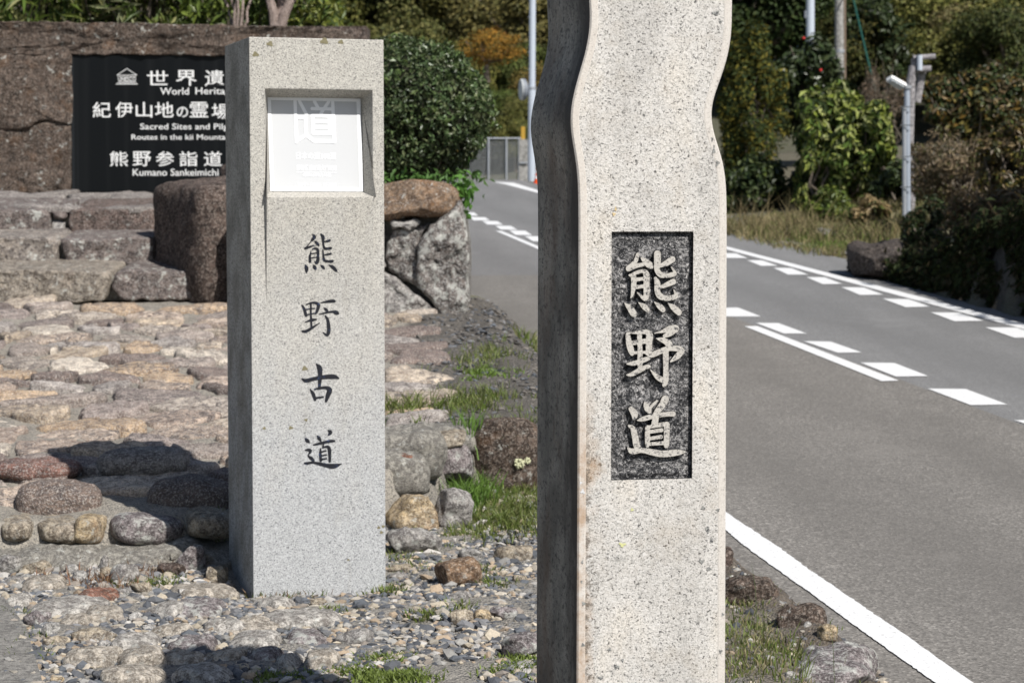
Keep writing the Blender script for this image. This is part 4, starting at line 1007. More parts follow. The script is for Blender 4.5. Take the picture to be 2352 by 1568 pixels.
for zx, zy, w, h, m, lab, kk in ((660, 625, 300, 260, BROWN, 'biggest brown boulder with two yellow green lichen patches, beside the wavy post', 3.4), (430, 695, 205, 190, PURPR, 'rounded purple grey boulder above the grass clump between the two posts', 2.8), (292, 890, 225, 150, YELR, 'angular yellow ochre rock beside the lower right of the grey marker', 3.6),
        (450, 875, 160, 170, GREYR, 'grey mottled rock right behind the yellow ochre rock', 3.), (290, 1005, 225, 110, GREYR, 'flat grey speckled rock in front of the yellow ochre rock', 2.8), (470, 1128, 195, 115, RUSTR, 'brown orange rock with a white scar lying in the gravel between the posts', 2.9), (235, 690, 140, 80, REDR, 'red brown stone set in mortar behind the grey marker', 3.), (255, 615, 120, 50, GREYR, 'small grey stone at the top of the mortared bank by the marker', 3.), (400, 590, 230, 55, TANR, 'pale flat stone bedded in mortar along the top edge of the bank', 4.)):
    stone(zx, zy + (26 if w == 300 else 0), w, h + (52 if w == 300 else 0), m, lab, G2, k=kk, amp=.12, cut=3, name='bank_boulder', cat_='boulder', R=7, sub=5)
bo = bpy.data.objects['bank_boulder']; bvv = np.array([v.co[:] for v in bo.data.vertices]) / S + BASE['bank_boulder']
pxx, pyy = bvv[:, 0] / bvv[:, 1] * FPX + 1176, None
for (dx, dy, r_) in ((1190, 1072, 12), (1221, 1055, 8)):
    d_ = ray(dx, dy); tt = bvv[:, 1] / d_[1]; off = np.linalg.norm(bvv - (np.array([0, 0, EYE]) + tt[:, None] * d_), axis=1); cand_ = np.nonzero(off < off.min() + .02)[0]; hit = bvv[cand_[np.argmin(bvv[cand_, 1])]]
    V, F = rock(hit, (r_ / FPX * 8.6, .009, r_ / FPX * 8.6), 2.2, .35, 2.4, dx, 4)
    mk('lichen_patch', V, F, plain('pale_lichen', (.46, .46, .3), .95, var=.3, sc=80), parent=bpy.data.objects['bank_boulder'])
v, f = join([rock(P(x, y, Y), (w, .1, h), 3, .15, 2, s, 4) for x, y, Y, w, h, s in ((930, 1045, 8.25, .16, .1, 3), (900, 1090, 8.05, .14, .09, 4), (985, 1010, 8.6, .2, .06, 5), (1045, 1075, 8.75, .04, .12, 6), (1150, 1130, 8.7, .05, .1, 7))])
tag(mk('bank_mortar', v, f, MORT, smooth=True), 'grey mortar filling between the banked boulders beside the grey marker', 'mortar')

LS = 'stones lying loose in the gravel'
FS = 'flat stones bedded in the forecourt'
FLATM = {GREYR: rockmat('pale_flat_rock', (.44, .41, .37), (.52, .49, .44), (.12, .105, .095), (.68, .65, .6), .05, sc=1.1), TANR: rockmat('pale_tan_flat_rock', (.5, .44, .36), (.45, .4, .34), (.13, .11, .09), (.68, .64, .57), .05, sc=1.1)}
for zx, zy, w, h, m, lab in ((70, 405, 170, 150, GREYR, 'grey block of stone at the left edge, under the kerb'), (255, 425, 195, 105, TANR, 'low grey tan stone beside the grey block under the kerb'), (550, 362, 66, 44, PALER, 'small pale chip lying under the round yellow kerb stone'),
        (500, 432, 98, 76, PALER, 'white angular stone among reddish dry weeds'), (555, 488, 112, 92, PALER, 'largest white angular stone in front of the kerb'), (655, 463, 105, 76, PALER, 'white stone just right of the largest white one'), (715, 400, 78, 120, GREYR, 'upright narrow grey stone below the round kerb stone'), (750, 462, 140, 84, TANR, 'flat faced cream stone leaning on the upright narrow one'),
        (860, 468, 195, 145, GREYR, 'big rounded grey stone at the edge of the marker shadow'), (1000, 428, 95, 66, GREYR, 'grey stone half in the marker shadow'), (1310, 365, 210, 195, PURPR, 'mottled upright stone standing in the marker shadow'), (1540, 282, 85, 52, SLATE, 'bluish stone in shadow against the grey marker'),
        (1495, 462, 155, 140, TANR, 'dark tan stone in shadow at the marker foot'), (1180, 430, 200, 100, DARKR, 'dark stone in the marker shadow left of the mottled one'), (970, 560, 145, 92, TANR, 'brownish pebble between two tufts of grass'), (850, 590, 112, 56, GREYR, 'grey wedge of stone left of the brownish pebble'), (1260, 590, 90, 60, PALER, 'pale chip right of the grass tuft below the shadow'), (1375, 555, 90, 70, GREYR, 'grey chip at the end of the marker shadow'),
        (95, 505, 135, 60, GREYR, 'flat grey chip near the left edge, above the concrete corner'), (315, 520, 84, 40, PALER, 'thin white chip in the weeds at left'), (250, 780, 195, 112, PURPR, 'rounded pinkish cobble beside the concrete corner'), (352, 850, 125, 110, PALER, 'white cube like stone below the pinkish cobble'), (930, 765, 92, 72, PALER, 'white stone above the long oval stones'),
        (650, 885, 305, 100, TANR, 'long oval tan stone in the lower left gravel'), (395, 930, 195, 90, TANR, 'tan stone below the white cube like stone'), (720, 945, 86, 52, PALER, 'white pebble right of the long oval stone'), (430, 1010, 84, 60, SLATE, 'dark slate chip near the lower left'), (690, 1150, 115, 62, SLATE, 'dark smooth slate pebble at the bottom left'), (390, 1190, 105, 42, YELR, 'orange pebble at the bottom left edge'), (1030, 835, 100, 50, PALER, 'whitest chip on the flat stones'), (2210, 665, 150, 72, TANR, 'tan stone in front of the marker right corner'), (2000, 668, 90, 44, PALER, 'pale stone in front of the marker face')):
    stone(zx, zy, w, h, m, lab, LS, cut=4, amp=.15)
for zx, zy, w, h, m, lab in ((300, 555, 310, 74, TANR, 'flat tan stone below the white angular stones'), (1400, 610, 470, 80, TANR, 'long flat tan stone in front of the marker shadow'), (680, 640, 260, 64, REDR, 'flat reddish brown stone in the middle of the gravel'), (480, 715, 520, 120, GREYR, 'broad flat pale stone left of centre in the gravel'), (130, 680, 190, 125, GREYR, 'flat grey stone touching the concrete corner'),
        (520, 810, 220, 100, TANR, 'flat tan stone under the broad pale one'), (720, 765, 270, 110, TANR, 'flat tan stone right of the broad pale one'), (1150, 735, 310, 90, GREYR, 'flat smooth stone left of the layered stone'), (1360, 720, 390, 160, PURPR, 'layered grey stone with streaks in front of the grey marker'), (1870, 700, 310, 86, GREYR, 'flat stone just in front of the marker face'), (2040, 800, 640, 90, GREYR, 'wide flat stone right of the layered stone'),
        (1760, 850, 330, 80, TANR, 'thin flat stone below the wide flat one'), (940, 960, 310, 90, GREYR, 'flat grey stone in the upper edging row'), (640, 1050, 390, 160, TANR, 'thick tan edging stone at the left end of the row'), (985, 1065, 335, 130, TANR, 'second tan edging stone of the row from the left'), (1275, 1065, 290, 130, TANR, 'third tan edging stone of the row from the left'), (1560, 1045, 280, 110, TANR, 'fourth edging stone, just above the shadow at the bottom'),
        (1330, 975, 310, 70, PURPR, 'thin wavy stone above the edging row'), (1760, 955, 370, 120, GREYR, 'domed grey stone at the right of the edging row'), (2130, 930, 330, 100, PURPR, 'brownish stone at the right end of the upper row'), (1840, 1055, 230, 90, PURPR, 'rounded stone in the edge of the bottom shadow'), (1995, 1095, 210, 100, GREYR, 'grey stone in the bottom shadow beside the moss'), (2190, 1080, 290, 110, TANR, 'tan stone in light right of the bottom shadow'),
        (920, 1185, 430, 90, TANR, 'tan stone cut by the bottom of the photo'), (1400, 1190, 430, 100, GREYR, 'grey stone in shadow cut by the bottom of the photo'), (1550, 860, 300, 70, GREYR, 'flat grey stone in the middle of the edging stones'), (1180, 890, 280, 60, TANR, 'flat tan stone above the wavy one')):
    stone(zx, zy, w, h, FLATM.get(m, m), lab, FS, flat=True, k=3.2, amp=.1, cut=1, name='bedded_stone')
for zx, zy, w, h, m, lab in ((700, 1050, 180, 74, TANR, 'flat tan stone against the dark side of the wavy post'), (520, 1052, 90, 46, PALER, 'white chip at the edge of the moss between the posts'), (240, 1112, 100, 40, TANR, 'thin tan stone by the marker right corner'), (228, 1140, 80, 34, GREYR, 'grey flat pebble by the marker right corner'), (720, 1150, 62, 40, TANR, 'small tan stone near the wavy post'),
        (570, 1300, 70, 56, YELR, 'yellowish stone in the gravel between the posts'), (480, 1302, 110, 54, TANR, 'tan stone just left of the yellowish one'), (650, 1290, 120, 54, PURPR, 'purple grey stone just right of the yellowish one'), (480, 1220, 92, 34, GREYR, 'thin grey chip above the yellowish stone'), (60, 1390, 170, 66, GREYR, 'flat stone at lower centre left of the moss'), (720, 1420, 160, 96, PURPR, 'flat grey stone beside the foot of the wavy post'), (85, 1290, 60, 26, SLATE, 'white edged slate chip')):
    stone(zx, zy, w, h, m, lab, LS, cut=3, amp=.15, R=7)
VS = 'stones along the edge of the road'
for q in (((410, 480, 640, 440), BROWN, 'big brown pitted rock at the road edge beside the wavy post'), ((1000, 760, 560, 380), BROWN, 'mossy brown rock along the white road line'), ((1300, 990, 240, 190), YELR, 'pale yellow lichened rock tip beside the white road line'), ((1290, 1420, 1150, 620), PURPR, 'biggest flat grey rock at the bottom beside the road'),
          ((630, 1290, 125, 84), PALER, 'white pebble in the roadside grass'), ((830, 775, 150, 96), GREYR, 'black and white pebble beside the mossy road rock'), ((960, 785, 112, 80), YELR, 'yellow pebble beside the black and white one'), ((880, 1490, 120, 110), PALER, 'white pebble at the bottom of the roadside grass'), ((130, 130, 150, 260), DARKR, 'dark rock peeping out behind the wavy post at the road'), ((1070, 905, 90, 90), PALER, 'grey white pebble below the yellow one')):
    (zx, zy, w, h), m, lab = q
    big = w > 400
    stone(zx, zy, w, h, m, lab, VS, R=4, k=3.2, cut=2, amp=.12, sub=5 if big else 4, lift=-.025 if big else 0, Yb=5.62 if w > 1000 else None, dep=.2 if w > 1000 else None, name='roadside_stone')

# ================================================================ GRAVEL
def pebbles(n, seed, region, size, pal, zoff=0.):
    r = np.random.default_rng(seed); xs, ys = [], []
    x, y = region(r, n); n = len(x)
    q_ = np.c_[x, y, 0 * x] - o0; uu, ww_ = q_ @ pa, q_ @ pb; k_ = ~((uu > -.03) & (uu < W + .03) & (ww_ > -.035) & (ww_ < W)); x, y = x[k_], y[k_]; n = len(x)
    t = (1 + 5 ** .5) / 2
    I = np.array([(-1, t, 0), (1, t, 0), (-1, -t, 0), (1, -t, 0), (0, -1, t), (0, 1, t), (0, -1, -t), (0, 1, -t), (t, 0, -1), (t, 0, 1), (-t, 0, -1), (-t, 0, 1)]) / math.sqrt(1 + t * t)
    IF = np.array([(0, 11, 5), (0, 5, 1), (0, 1, 7), (0, 7, 10), (0, 10, 11), (1, 5, 9), (5, 11, 4), (11, 10, 2), (10, 7, 6), (7, 1, 8), (3, 9, 4), (3, 4, 2), (3, 2, 6), (3, 6, 8), (3, 8, 9), (4, 9, 5), (2, 4, 11), (6, 2, 10), (8, 6, 7), (9, 8, 1)])
    s = size(r, n); ax = r.uniform(.6, 1.35, (n, 3)) * np.array([1.1, 1.1, .6]); ang = r.uniform(0, 6.28, n); ti = r.normal(0, .35, (n, 2))
    V = I[None] * (1 + r.uniform(-.22, .22, (n, 12, 1))) * ax[:, None] * s[:, None, None]
    c, q = np.cos(ti[:, :1]), np.sin(ti[:, :1]); Y, Z = V[..., 1] * c - V[..., 2] * q, V[..., 1] * q + V[..., 2] * c; V = np.stack([V[..., 0], Y, Z], -1)
    c, q = np.cos(ang)[:, None], np.sin(ang)[:, None]; X, Y = V[..., 0] * c - V[..., 1] * q, V[..., 0] * q + V[..., 1] * c
    z = zground(x, y) + zoff + s * .25
    V = np.stack([X + x[:, None], Y + y[:, None], V[..., 2] + z[:, None]], -1)
    F = (IF[None] + np.arange(n)[:, None, None] * 12).reshape(-1, 3)
    pal = np.array(pal); pc = pal[r.integers(0, len(pal), n)] * r.uniform(.75, 1.2, (n, 1))
    return V.reshape(-1, 3), F, np.repeat(pc, 12, 0)
gpal = [(.08, .085, .095), (.12, .13, .145), (.09, .095, .105), (.11, .115, .125), (.15, .155, .165), (.2, .2, .205), (.3, .29, .27), (.4, .36, .3), (.46, .4, .31), (.48, .455, .42), (.36, .28, .2), (.3, .26, .22)]
def reg_fore(r, n):
    y = r.uniform(4.7, 8.7, n); x = (r.uniform(-60, 1640, n) - 1176) / FPX * y
    d = dfront(x, y); k = (d < -.02) & (lat(x, y) < Le(y) - .3)
    den = fbm(np.c_[x * 3.2, y * 2.2, 0 * x], 77, 3)
    k &= (den > -.5 + r.uniform(-.2, .35, n))
    return x[k], y[k]
GPM = B('pebbles'); a_ = GPM.attr(); gn = GPM.noise(140, 4, .7)
pm = GPM.mix(GPM.ramp(gn, [(.4, 0.), (.65, .5)]), a_, GPM.mix(.6, a_, (.05, .05, .05))); GPM.bump(gn, .4, .004); PEBM = GPM.out(pm, .85, .2)
ln = lambda m, s, hi: (lambda r, n: np.clip(r.lognormal(math.log(m), s, n), .0025, hi))
A_ = pebbles(64000, 1, reg_fore, ln(.0062, .5, .017), gpal); B_ = pebbles(2200, 2, reg_fore, ln(.0135, .35, .026), gpal)
def reg_band(r, n):                                         # thicker drift at the kerb and marker foot
    x = r.uniform(-1.9, .2, n); d = -np.abs(r.normal(0, .22, n)) - .03; y = np.interp(x, FRX, FRY) + d
    k = ~((x > -.9) & (x < -.36) & (y > 6.7) & (y < 7.2)); return x[k], y[k]
C_ = pebbles(2600, 3, reg_band, ln(.0085, .5, .024), gpal[3:] + [(.5, .48, .45)])
def reg_verge(r, n):
    y = r.uniform(4.9, 9.2, n); e = Le(y); x = (e - np.abs(r.normal(0, .22, n)) - .02 - RNn[1] * y) / RNn[0]; return x, y
D_ = pebbles(1500, 4, reg_verge, ln(.006, .5, .016), gpal)
def reg_top(r, n):
    y = r.uniform(8.6, 12.4, n); x = r.uniform(-.42, .25, n) - .02 * (y - 8.5); k = (lat(x, y) < Le(y) - .03) & (dfront(x, y) > .1); return x[k], y[k]
E_ = pebbles(3200, 5, reg_top, ln(.0065, .5, .018), gpal[:6] + [(.13, .12, .11)] * 6 + [(.2, .18, .16)] * 3)
v, f, c = cat([A_, B_, C_, D_, E_])
tag(mk('gravel', v, f, PEBM, col=c), 'mixed grey, tan and white gravel', 'gravel', kind='stuff')

# ================================================================ GRASS, MOSS
gr = []
gp_ = [(.12, .17, .035), (.15, .2, .045), (.18, .22, .06), (.1, .13, .03), (.24, .24, .1)]
dry = [(.32, .26, .14), (.26, .2, .11), (.2, .17, .09)]
def tufts(pl, n, spread, h, pal=gp_, w=.0035, k=12, seed=0, tf=.025):
    r = np.random.default_rng(seed); pts = []
    for (x, y) in pl:
        p = onsurf(x, y, zground, 3.5, 25)
        for _ in range(n):
            q = p + r.normal(0, 1, 3) * spread * [1, 1.5, 0]
            if lat(q[0], q[1]) > Le(q[1]) - .01: continue
            pts.append((q[0], q[1], gz1(q[0], q[1])))
    if pts: gr.append(grass(pts, h, w, seed, pal, .5, k, tf))
tufts([(1105, 835), (1125, 810), (1090, 930), (1120, 915), (1075, 925), (1050, 925)], 26, .09, .055, seed=1, k=9, w=.0022)
tufts([(1110, 862), (905, 965), (1120, 858)], 16, .05, .03, [(.14, .22, .04), (.17, .26, .05)], seed=2, k=16)
tufts([(900, 955), (940, 950), (965, 940), (1210, 790)], 9, .06, .08, seed=3)
tufts([(1075, 1150), (1090, 1130), (1062, 1165), (1080, 1170)], 14, .04, .12, [(.1, .19, .03), (.13, .23, .04)], seed=4, k=10, w=.0025)
tufts([(1120, 1190), (1160, 1180), (1200, 1170), (1100, 1210), (1220, 1150), (1180, 1205), (1215, 1195), (1140, 1150), (1210, 1110)], 34, .08, .05, seed=5, k=13, w=.0025)
tufts([(920, 1285), (950, 1300), (1000, 1260), (900, 1300), (1040, 1240), (1080, 1235)], 8, .05, .03, seed=6, k=12, w=.0025)
tufts([(905, 1358), (890, 1362), (835, 1352), (985, 1420), (1005, 1415), (1060, 1398), (1130, 1340), (1115, 1310), (785, 1405), (1150, 1345)], 5, .02, .03, seed=7, k=14)
tufts([(375, 1338), (290, 1340), (360, 1342), (395, 1335), (490, 1270), (505, 1280), (60, 1472), (68, 1505), (40, 1415)], 4, .018, .03, seed=8, k=12, w=.0025)
tufts([(640, 1370), (660, 1362), (620, 1372), (680, 1372), (740, 1365), (592, 1372)], 4, .02, .035, [(.16, .15, .07), (.22, .13, .07), (.12, .17, .05)], seed=9, k=6, w=.002)
tufts([(895, 1510), (880, 1512), (860, 1555), (930, 1550), (900, 1552), (960, 1555), (815, 1535), (720, 1555), (640, 1560), (1200, 1530), (1180, 1550), (1215, 1510)], 14, .025, .02, [(.15, .2, .04), (.19, .25, .06)], seed=10, k=16, w=.003)
tufts([(1690, 1440), (1720, 1470), (1750, 1440), (1700, 1500), (1740, 1510), (1770, 1490), (1690, 1380), (1720, 1400), (1760, 1530), (1700, 1550), (1800, 1500), (1820, 1470)], 22, .06, .032, gp_ + [(.26, .22, .12), (.3, .25, .15)], seed=11, k=8, w=.002)
tufts([(1795, 1500), (1770, 1450), (1690, 1560), (1840, 1560), (1780, 1560), (1900, 1560)], 2, .04, .08, gp_, seed=12, k=5, w=.002)
tufts([(1945, 1475), (1897, 1590), (1730, 1440)], 1, .004, .2, [(.06, .09, .03)], seed=13, k=1, w=.0015)
tufts([(215, 1330), (180, 1335), (330, 1325), (250, 1345)], 8, .06, .05, [(.25, .12, .07), (.2, .11, .06)], seed=14, k=10, w=.002)
tufts([(262, 612)], 6, .02, .03, seed=15)
v, f, c = cat(gr)
tag(mk('grass', v, f, LEAF, col=c), 'small tufts of green grass and moss', 'grass', kind='stuff')

# ================================================================ ROUND CLIPPED BUSH, WEED, SHRUBS ABOVE THE MONUMENT
def crownmesh(name, root, c, R, n, size, pal, seed, k=40, cr=.3, aspect=.5, mat=None, up=.4, shell=.6, droop=0., extra=None):
    p, o = clumps(c, R, n, k, seed, cr, shell)
    m = leaves(p, size, aspect, seed, pal, up, o, droop)
    return mk(name, m[0], m[1], mat or LEAF, parent=root, col=m[2])
bc = P(925, 262, 12.9); sc1 = 12.9 / FPX
bush = thing('round_bush', (bc[0], bc[1], 1.2), 'dense round clipped dark green bush with small glossy leaves above the low wall', 'bush')
r = np.random.default_rng(4); n = 21000; d = r.normal(size=(n, 3)); d /= np.linalg.norm(d, axis=1)[:, None]
lump = 1 + .075 * fbm(d * 3.2, 4, 3) + .05 * fbm(d * 9, 14, 2)
rad = lump * (1 - np.abs(r.normal(0, .075, n)))
kk = fbm(d * 7 + 3, 9, 2) > -.62
Rb = np.array([213 * sc1, 215 * sc1, 172 * sc1])
pw = bc + (d * rad[:, None])[kk] * Rb
cvn = np.repeat(1 + .55 * fbm(pw * 5, 71, 2), 4)[:, None]
m = leaves(pw, .036, .5, 5, [(.05, .085, .032), (.065, .105, .04), (.04, .065, .027), (.09, .13, .05), (.12, .14, .07)], .35, d[kk] * .5)
sh = np.nonzero(d[:, 2] > -.2)[0][:90]; shp = np.concatenate([bc + d[i] * Rb * np.linspace(1.0, 1.0 + .1 * ((i * 37) % 10) / 10, 7)[:, None] + np.random.default_rng(i).normal(0, .008, (7, 3)) for i in sh])
m = cat([(m[0], m[1], m[2] * np.clip(cvn, .5, 1.7)), leaves(shp, .034, .45, 15, [(.09, .14, .04), (.12, .17, .05), (.07, .11, .035)], .4)])
mk('foliage', m[0], m[1], GLOSSY, parent=bush, col=m[2])
v, f = stems(np.array([bc[0], bc[1], 1.15]), [bc + d[i] * Rb * .85 for i in range(60)], .02, .004, 3, 4, .08); mk('branches', v, f, BARK, parent=bush)
v, f = rock(bc, Rb * .8, 2, .06, 3, 6, 4); mk('shade_core', v, f, plain('shade_core_dark', (.02, .02, .012), .95, var=.6, sc=60), parent=bush)  # solid near-black core standing in for the shade inside the foliage
m = leaves(bc + d[:14] * Rb * 1.0, .022, .5, 8, [(.3, .12, .03), (.25, .17, .05)], .3, d[:14]); mk('autumn_leaf', m[0], m[1], LEAF, parent=bush, col=m[2])
wp = P(1062, 445, 11.8)
weed = thing('leafy_weed', wp, 'bright green weed hanging over the right end of the low wall', 'weed')
r = np.random.default_rng(3); m = leaves(wp + r.normal(0, 1, (60, 3)) * [.035, .05, .055], .075, .45, 3, [(.08, .2, .03), (.12, .26, .05)], .3, None, .6); mk('foliage', m[0], m[1], LEAF, parent=weed, col=m[2])
wp2 = P(985, 412, 12.1); r = np.random.default_rng(31)
weed2 = thing('leafy_weed', wp2, 'low leafy weeds under the round bush along the top of the wall', 'weed'); m = leaves(wp2 + r.normal(0, 1, (160, 3)) * [.16, .05, .03], .05, .45, 3, [(.07, .17, .03), (.1, .2, .05)], .3); mk('foliage', m[0], m[1], LEAF, parent=weed2, col=m[2])

def bladeshrub(x0, x1, Y, label, pal, seed, n=3200, L=.17, asp=.15):
    r = np.random.default_rng(seed); a, c = P(x0, 68, Y), P(x1, -150, Y)
    p = np.stack([r.uniform(a[0], c[0], n), Y + r.uniform(-.25, .9, n), a[2] + (c[2] - a[2]) * r.uniform(-.05, 1, n) ** 1.2], 1)
    den = fbm(p * [3.5, 2, 4.5], seed, 3) > -.28; p = p[den]
    root = thing('leafy_shrub', ((a[0] + c[0]) / 2, Y + .3, 2.1), label, 'shrub', 'shrubs growing above the monument wall')
    m = leaves(p, L, asp, seed, pal, .25, np.array([[0, -.5, .2]]), .25); mk('foliage', m[0], m[1], LEAF, parent=root, col=m[2])
    v, f = stems(np.array([(a[0] + c[0]) / 2, Y + .4, 1.9]), [p[i] for i in range(0, 40)], .015, .004, seed); mk('stem', v, f, BARK, parent=root)
bp = [(.1, .16, .03), (.14, .2, .04), (.07, .11, .025), (.2, .24, .06), (.3, .3, .13)]
bladeshrub(-150, 190, 16.5, 'green shrub with long narrow leaves above the left end of the monument', bp, 61)
bladeshrub(170, 400, 16.4, 'bamboo like shrub with pale blade leaves above the middle of the plaque', bp + [(.34, .36, .2)], 62)
bladeshrub(380, 640, 16.6, 'yellow green leafy shrub behind the bare stems above the monument', [(.12, .17, .03), (.17, .22, .04), (.08, .12, .03)], 63, 3600, .1, .35)
bladeshrub(620, 775, 16.6, 'yellowish green shrub at the right end of the monument wall', [(.16, .19, .03), (.22, .24, .05), (.08, .12, .03)], 64, 2400, .09, .4)
r = np.random.default_rng(6)
for x, tips, r0, lab in ((545, [(520, -110), (536, -120), (560, -120), (585, -110), (500, -60), (600, -60)], .013, 'cluster of thin bare grey stems rising above the monument'), (640, [(655, -130), (690, -110), (612, -110)], .045, 'thick bare pinkish trunk leaning above the right part of the monument')):
    p0 = P(x, 75, 16.25); root = thing('bare_shrub', p0, lab, 'shrub')
    v, f = stems(p0 - [0, 0, .08], [P(a, c, 16.3 + r.uniform(-.1, .2)) for a, c in tips], r0, r0 * .45, 5, 6, .03, 8); mk('stem', v, f, rockmat('grey_stem', (.34, .27, .24), (.42, .34, .3), (.16, .12, .1), (.5, .42, .38), sc=2.), parent=root)
    if x > 600:
        v, f = stems(p0 + [0, 0, .3], [P(a, c, 16.2) for a, c in ((760, -60), (715, -20), (590, -50))], .012, .004, 8); mk('branch', v, f, BARK, parent=root)
# ================================================================ FENCE, POLES, CONE
GALV = plain('galvanised_steel', (.42, .44, .47), .45, .5, .15, 12); WHITEP = plain('white_pole_paint', (.5, .55, .62), .45, .1, .06, 8)
WIRE = plain('fence_wire', (.4, .42, .42), .5, .4, .1); CON2 = rockmat('post_concrete', (.36, .35, .33), (.42, .41, .39), (.15, .15, .14), (.55, .54, .52), sc=.5)
FY = 36.6
fb, ft = P(1100, 416, FY)[2], P(1100, 318, FY)[2]
fx0, fx1 = P(1010, 400, FY)[0], P(1196, 400, FY)[0]
fence = thing('mesh_fence', ((fx0 + fx1) / 2, FY, fb), 'grey wire mesh fence on slim posts at the far side of the road', 'fence')
wires = []; pitch = .055; hgt = ft - fb
x = fx0 - hgt
while x < fx1:
    for s_ in (1, -1):
        a = np.array([x, FY, fb]) if s_ > 0 else np.array([x, FY + .004, ft]); c = a + np.array([hgt, 0, hgt * s_])
        t0 = max(0, (fx0 - a[0]) / hgt); t1 = min(1, (fx1 - a[0]) / hgt)
        if t1 > t0: wires.append(tube([a + (c - a) * t0, a + (c - a) * t1], .0035, 4, False))
    x += pitch
v, f = join(wires); mk('wire_mesh', v, f, WIRE, parent=fence)
for px in (1040, 1122, 1163, 1192):
    x = P(px, 400, FY)[0]; v, f = tube([(x, FY - .02, fb - .1), (x, FY - .02, ft + .02)], .018, 8); mk('post', v, f, GALV, parent=fence)
v, f = tube([(fx0, FY - .02, ft), (fx1, FY - .02, ft)], .012, 8); mk('rail', v, f, GALV, parent=fence)
def dbox(x0, x1, yt, yb, Y, dep): return box(P(x0, yb, Y), P(x1, yt, Y) + [0, dep, 0])
cp = thing('concrete_post', P(1202, 418, 35.5), 'square grey concrete post with a yellow marker at the end of the mesh fence', 'post')
v, f = dbox(1192, 1213, 320, 424, 35.4, .15); mk('post_body', v, f, CON2, parent=cp); v, f = dbox(1197, 1206, 291, 320, 35.45, .06); mk('yellow_marker', v, f, plain('yellow_paint', (.45, .27, .04), .6), parent=cp)
v, f = dbox(1194, 1211, 372, 376, 35.37, .02); mk('band', v, f, GALV, parent=cp)
PY2 = 34.2
pb0, pt0 = P(1221, 424, PY2), P(1224.5, -260, PY2)
pole = thing('signal_pole', pb0, 'tall white steel pole with a round mirror back, standing between the two stone posts', 'pole')
v, f = tube([pb0 - [0, 0, .1], P(1222, 200, PY2)], .062, 14); mk('pole', v, f, WHITEP, parent=pole)
v, f = tube([P(1222, 205, PY2), pt0], .052, 14); mk('upper_pole', v, f, WHITEP, parent=pole)
v, f = tube([P(1222, 205, PY2), P(1222, 200, PY2)], .07, 14); mk('collar', v, f, GALV, parent=pole)
mc = P(1203, 206, PY2 + .05); V, F = [], []
mdir = np.array([-.97, -.2, 0]); mdir /= np.linalg.norm(mdir); v, f = tube([mc + mdir * .05, mc + mdir * .02, mc - mdir * .02, mc - mdir * .06], [.15, .17, .165, .1], 20)
hd = mk('mirror_housing', v, f, plain('grey_plastic', (.2, .22, .25), .5), parent=pole)
v, f = tube([mc + mdir * .055, mc + mdir * .03], [.155, .172], 20); mkr('mirror_rim', v, f, plain('pale_rim', (.6, .62, .62), .5), hd)
v, f = tube([mc - mdir * .04, P(1221, 206, PY2)], .02, 8); mk('bracket', v, f, GALV, parent=pole)
for px, py in ((1222, 40), (1222, 120), (1222, 160)): v, f = tube([P(px - 9, py, PY2 - .02), P(px + 9, py - 1, PY2 - .02)], .006, 6); mk('strap', v, f, GALV, parent=pole)
cb = P(1236, 424, 33.6)
cone = thing('traffic_cone', cb, 'orange traffic cone with white bands, half hidden by the wavy post', 'traffic cone')
OR = plain('orange_plastic', (.75, .1, .02), .5, var=.08); WB = plain('white_band', (.8, .8, .8), .5, var=.05)
hh = 44 / FPX * 33.6; rr_ = lambda t: .075 * (1 - t) + .014 * t
v, f = box(cb - [.1, .1, 0], cb + [.1, .1, .02]); mk('base', v, f, OR, parent=cone)
for t0, t1, m in ((0.05, .3, OR), (.3, .45, WB), (.45, .6, OR), (.6, .75, WB), (.75, 1., OR)):
    v, f = tube([cb + [0, 0, hh * t0], cb + [0, 0, hh * t1]], [rr_(t0), rr_(t1)], 16); mk('cone_band' if m is WB else 'cone_body', v, f, m, parent=cone)

def gz(x, y): return gz1(x, y)
# poles at upper right
for nm, xb, xt, Y, r0, m, lab in (('utility_pole', 1861, 1862, 40, .075, WHITEP, 'pale blue grey steel pole rising behind the dark camellia bush'), ('utility_pole', 1929, 1926, 42, .085, CON2, 'weathered concrete pole with a brown pipe strapped to its right side')):
    q, t = P(xb, 300, Y), P(xt, -420, Y); q[2] = gz(q[0], q[1]) - .1
    pl_ = thing(nm, q, lab, 'utility pole'); v, f = tube([q, t], [r0 * 1.08, r0 * .95], 16); mk('pole', v, f, m, parent=pl_)
    if m is CON2: v, f = tube([q + [r0 * 1.25, -.02, 0], t + [r0 * 1.2, -.02, 0]], .022, 8); mk('pipe', v, f, plain('brown_pipe', (.2, .15, .11), .6), parent=pl_)
    if m is CON2: v, f = tube([P(xb, 118, Y) - [0, 0, .03], P(xb, 118, Y) + [0, 0, .03]], r0 * 1.12, 16); mk('band', v, f, GALV, parent=pl_)
    if m is WHITEP: v, f = tube([P(1851, 25, Y), P(1851, 42, Y)], .03, 8); mk('bracket', v, f, GALV, parent=pl_)
g0, g1 = P(1953, -30, 41.8), P(2016, 232, 36); ge = g1 + (g1 - g0) * .55
guy = thing('guy_wire', ge, 'thin green sleeved guy wire slanting down beside the weathered concrete pole', 'guy wire')
v, f = tube([g0 + (g0 - g1) * .6, ge], .01, 8); mk('wire', v, f, plain('wire_steel', (.06, .1, .09), .6), parent=guy); v, f = tube([g0 + (g1 - g0) * .0, g1], .018, 8); mk('green_sleeve', v, f, plain('green_plastic', (.012, .07, .05), .6), parent=guy)
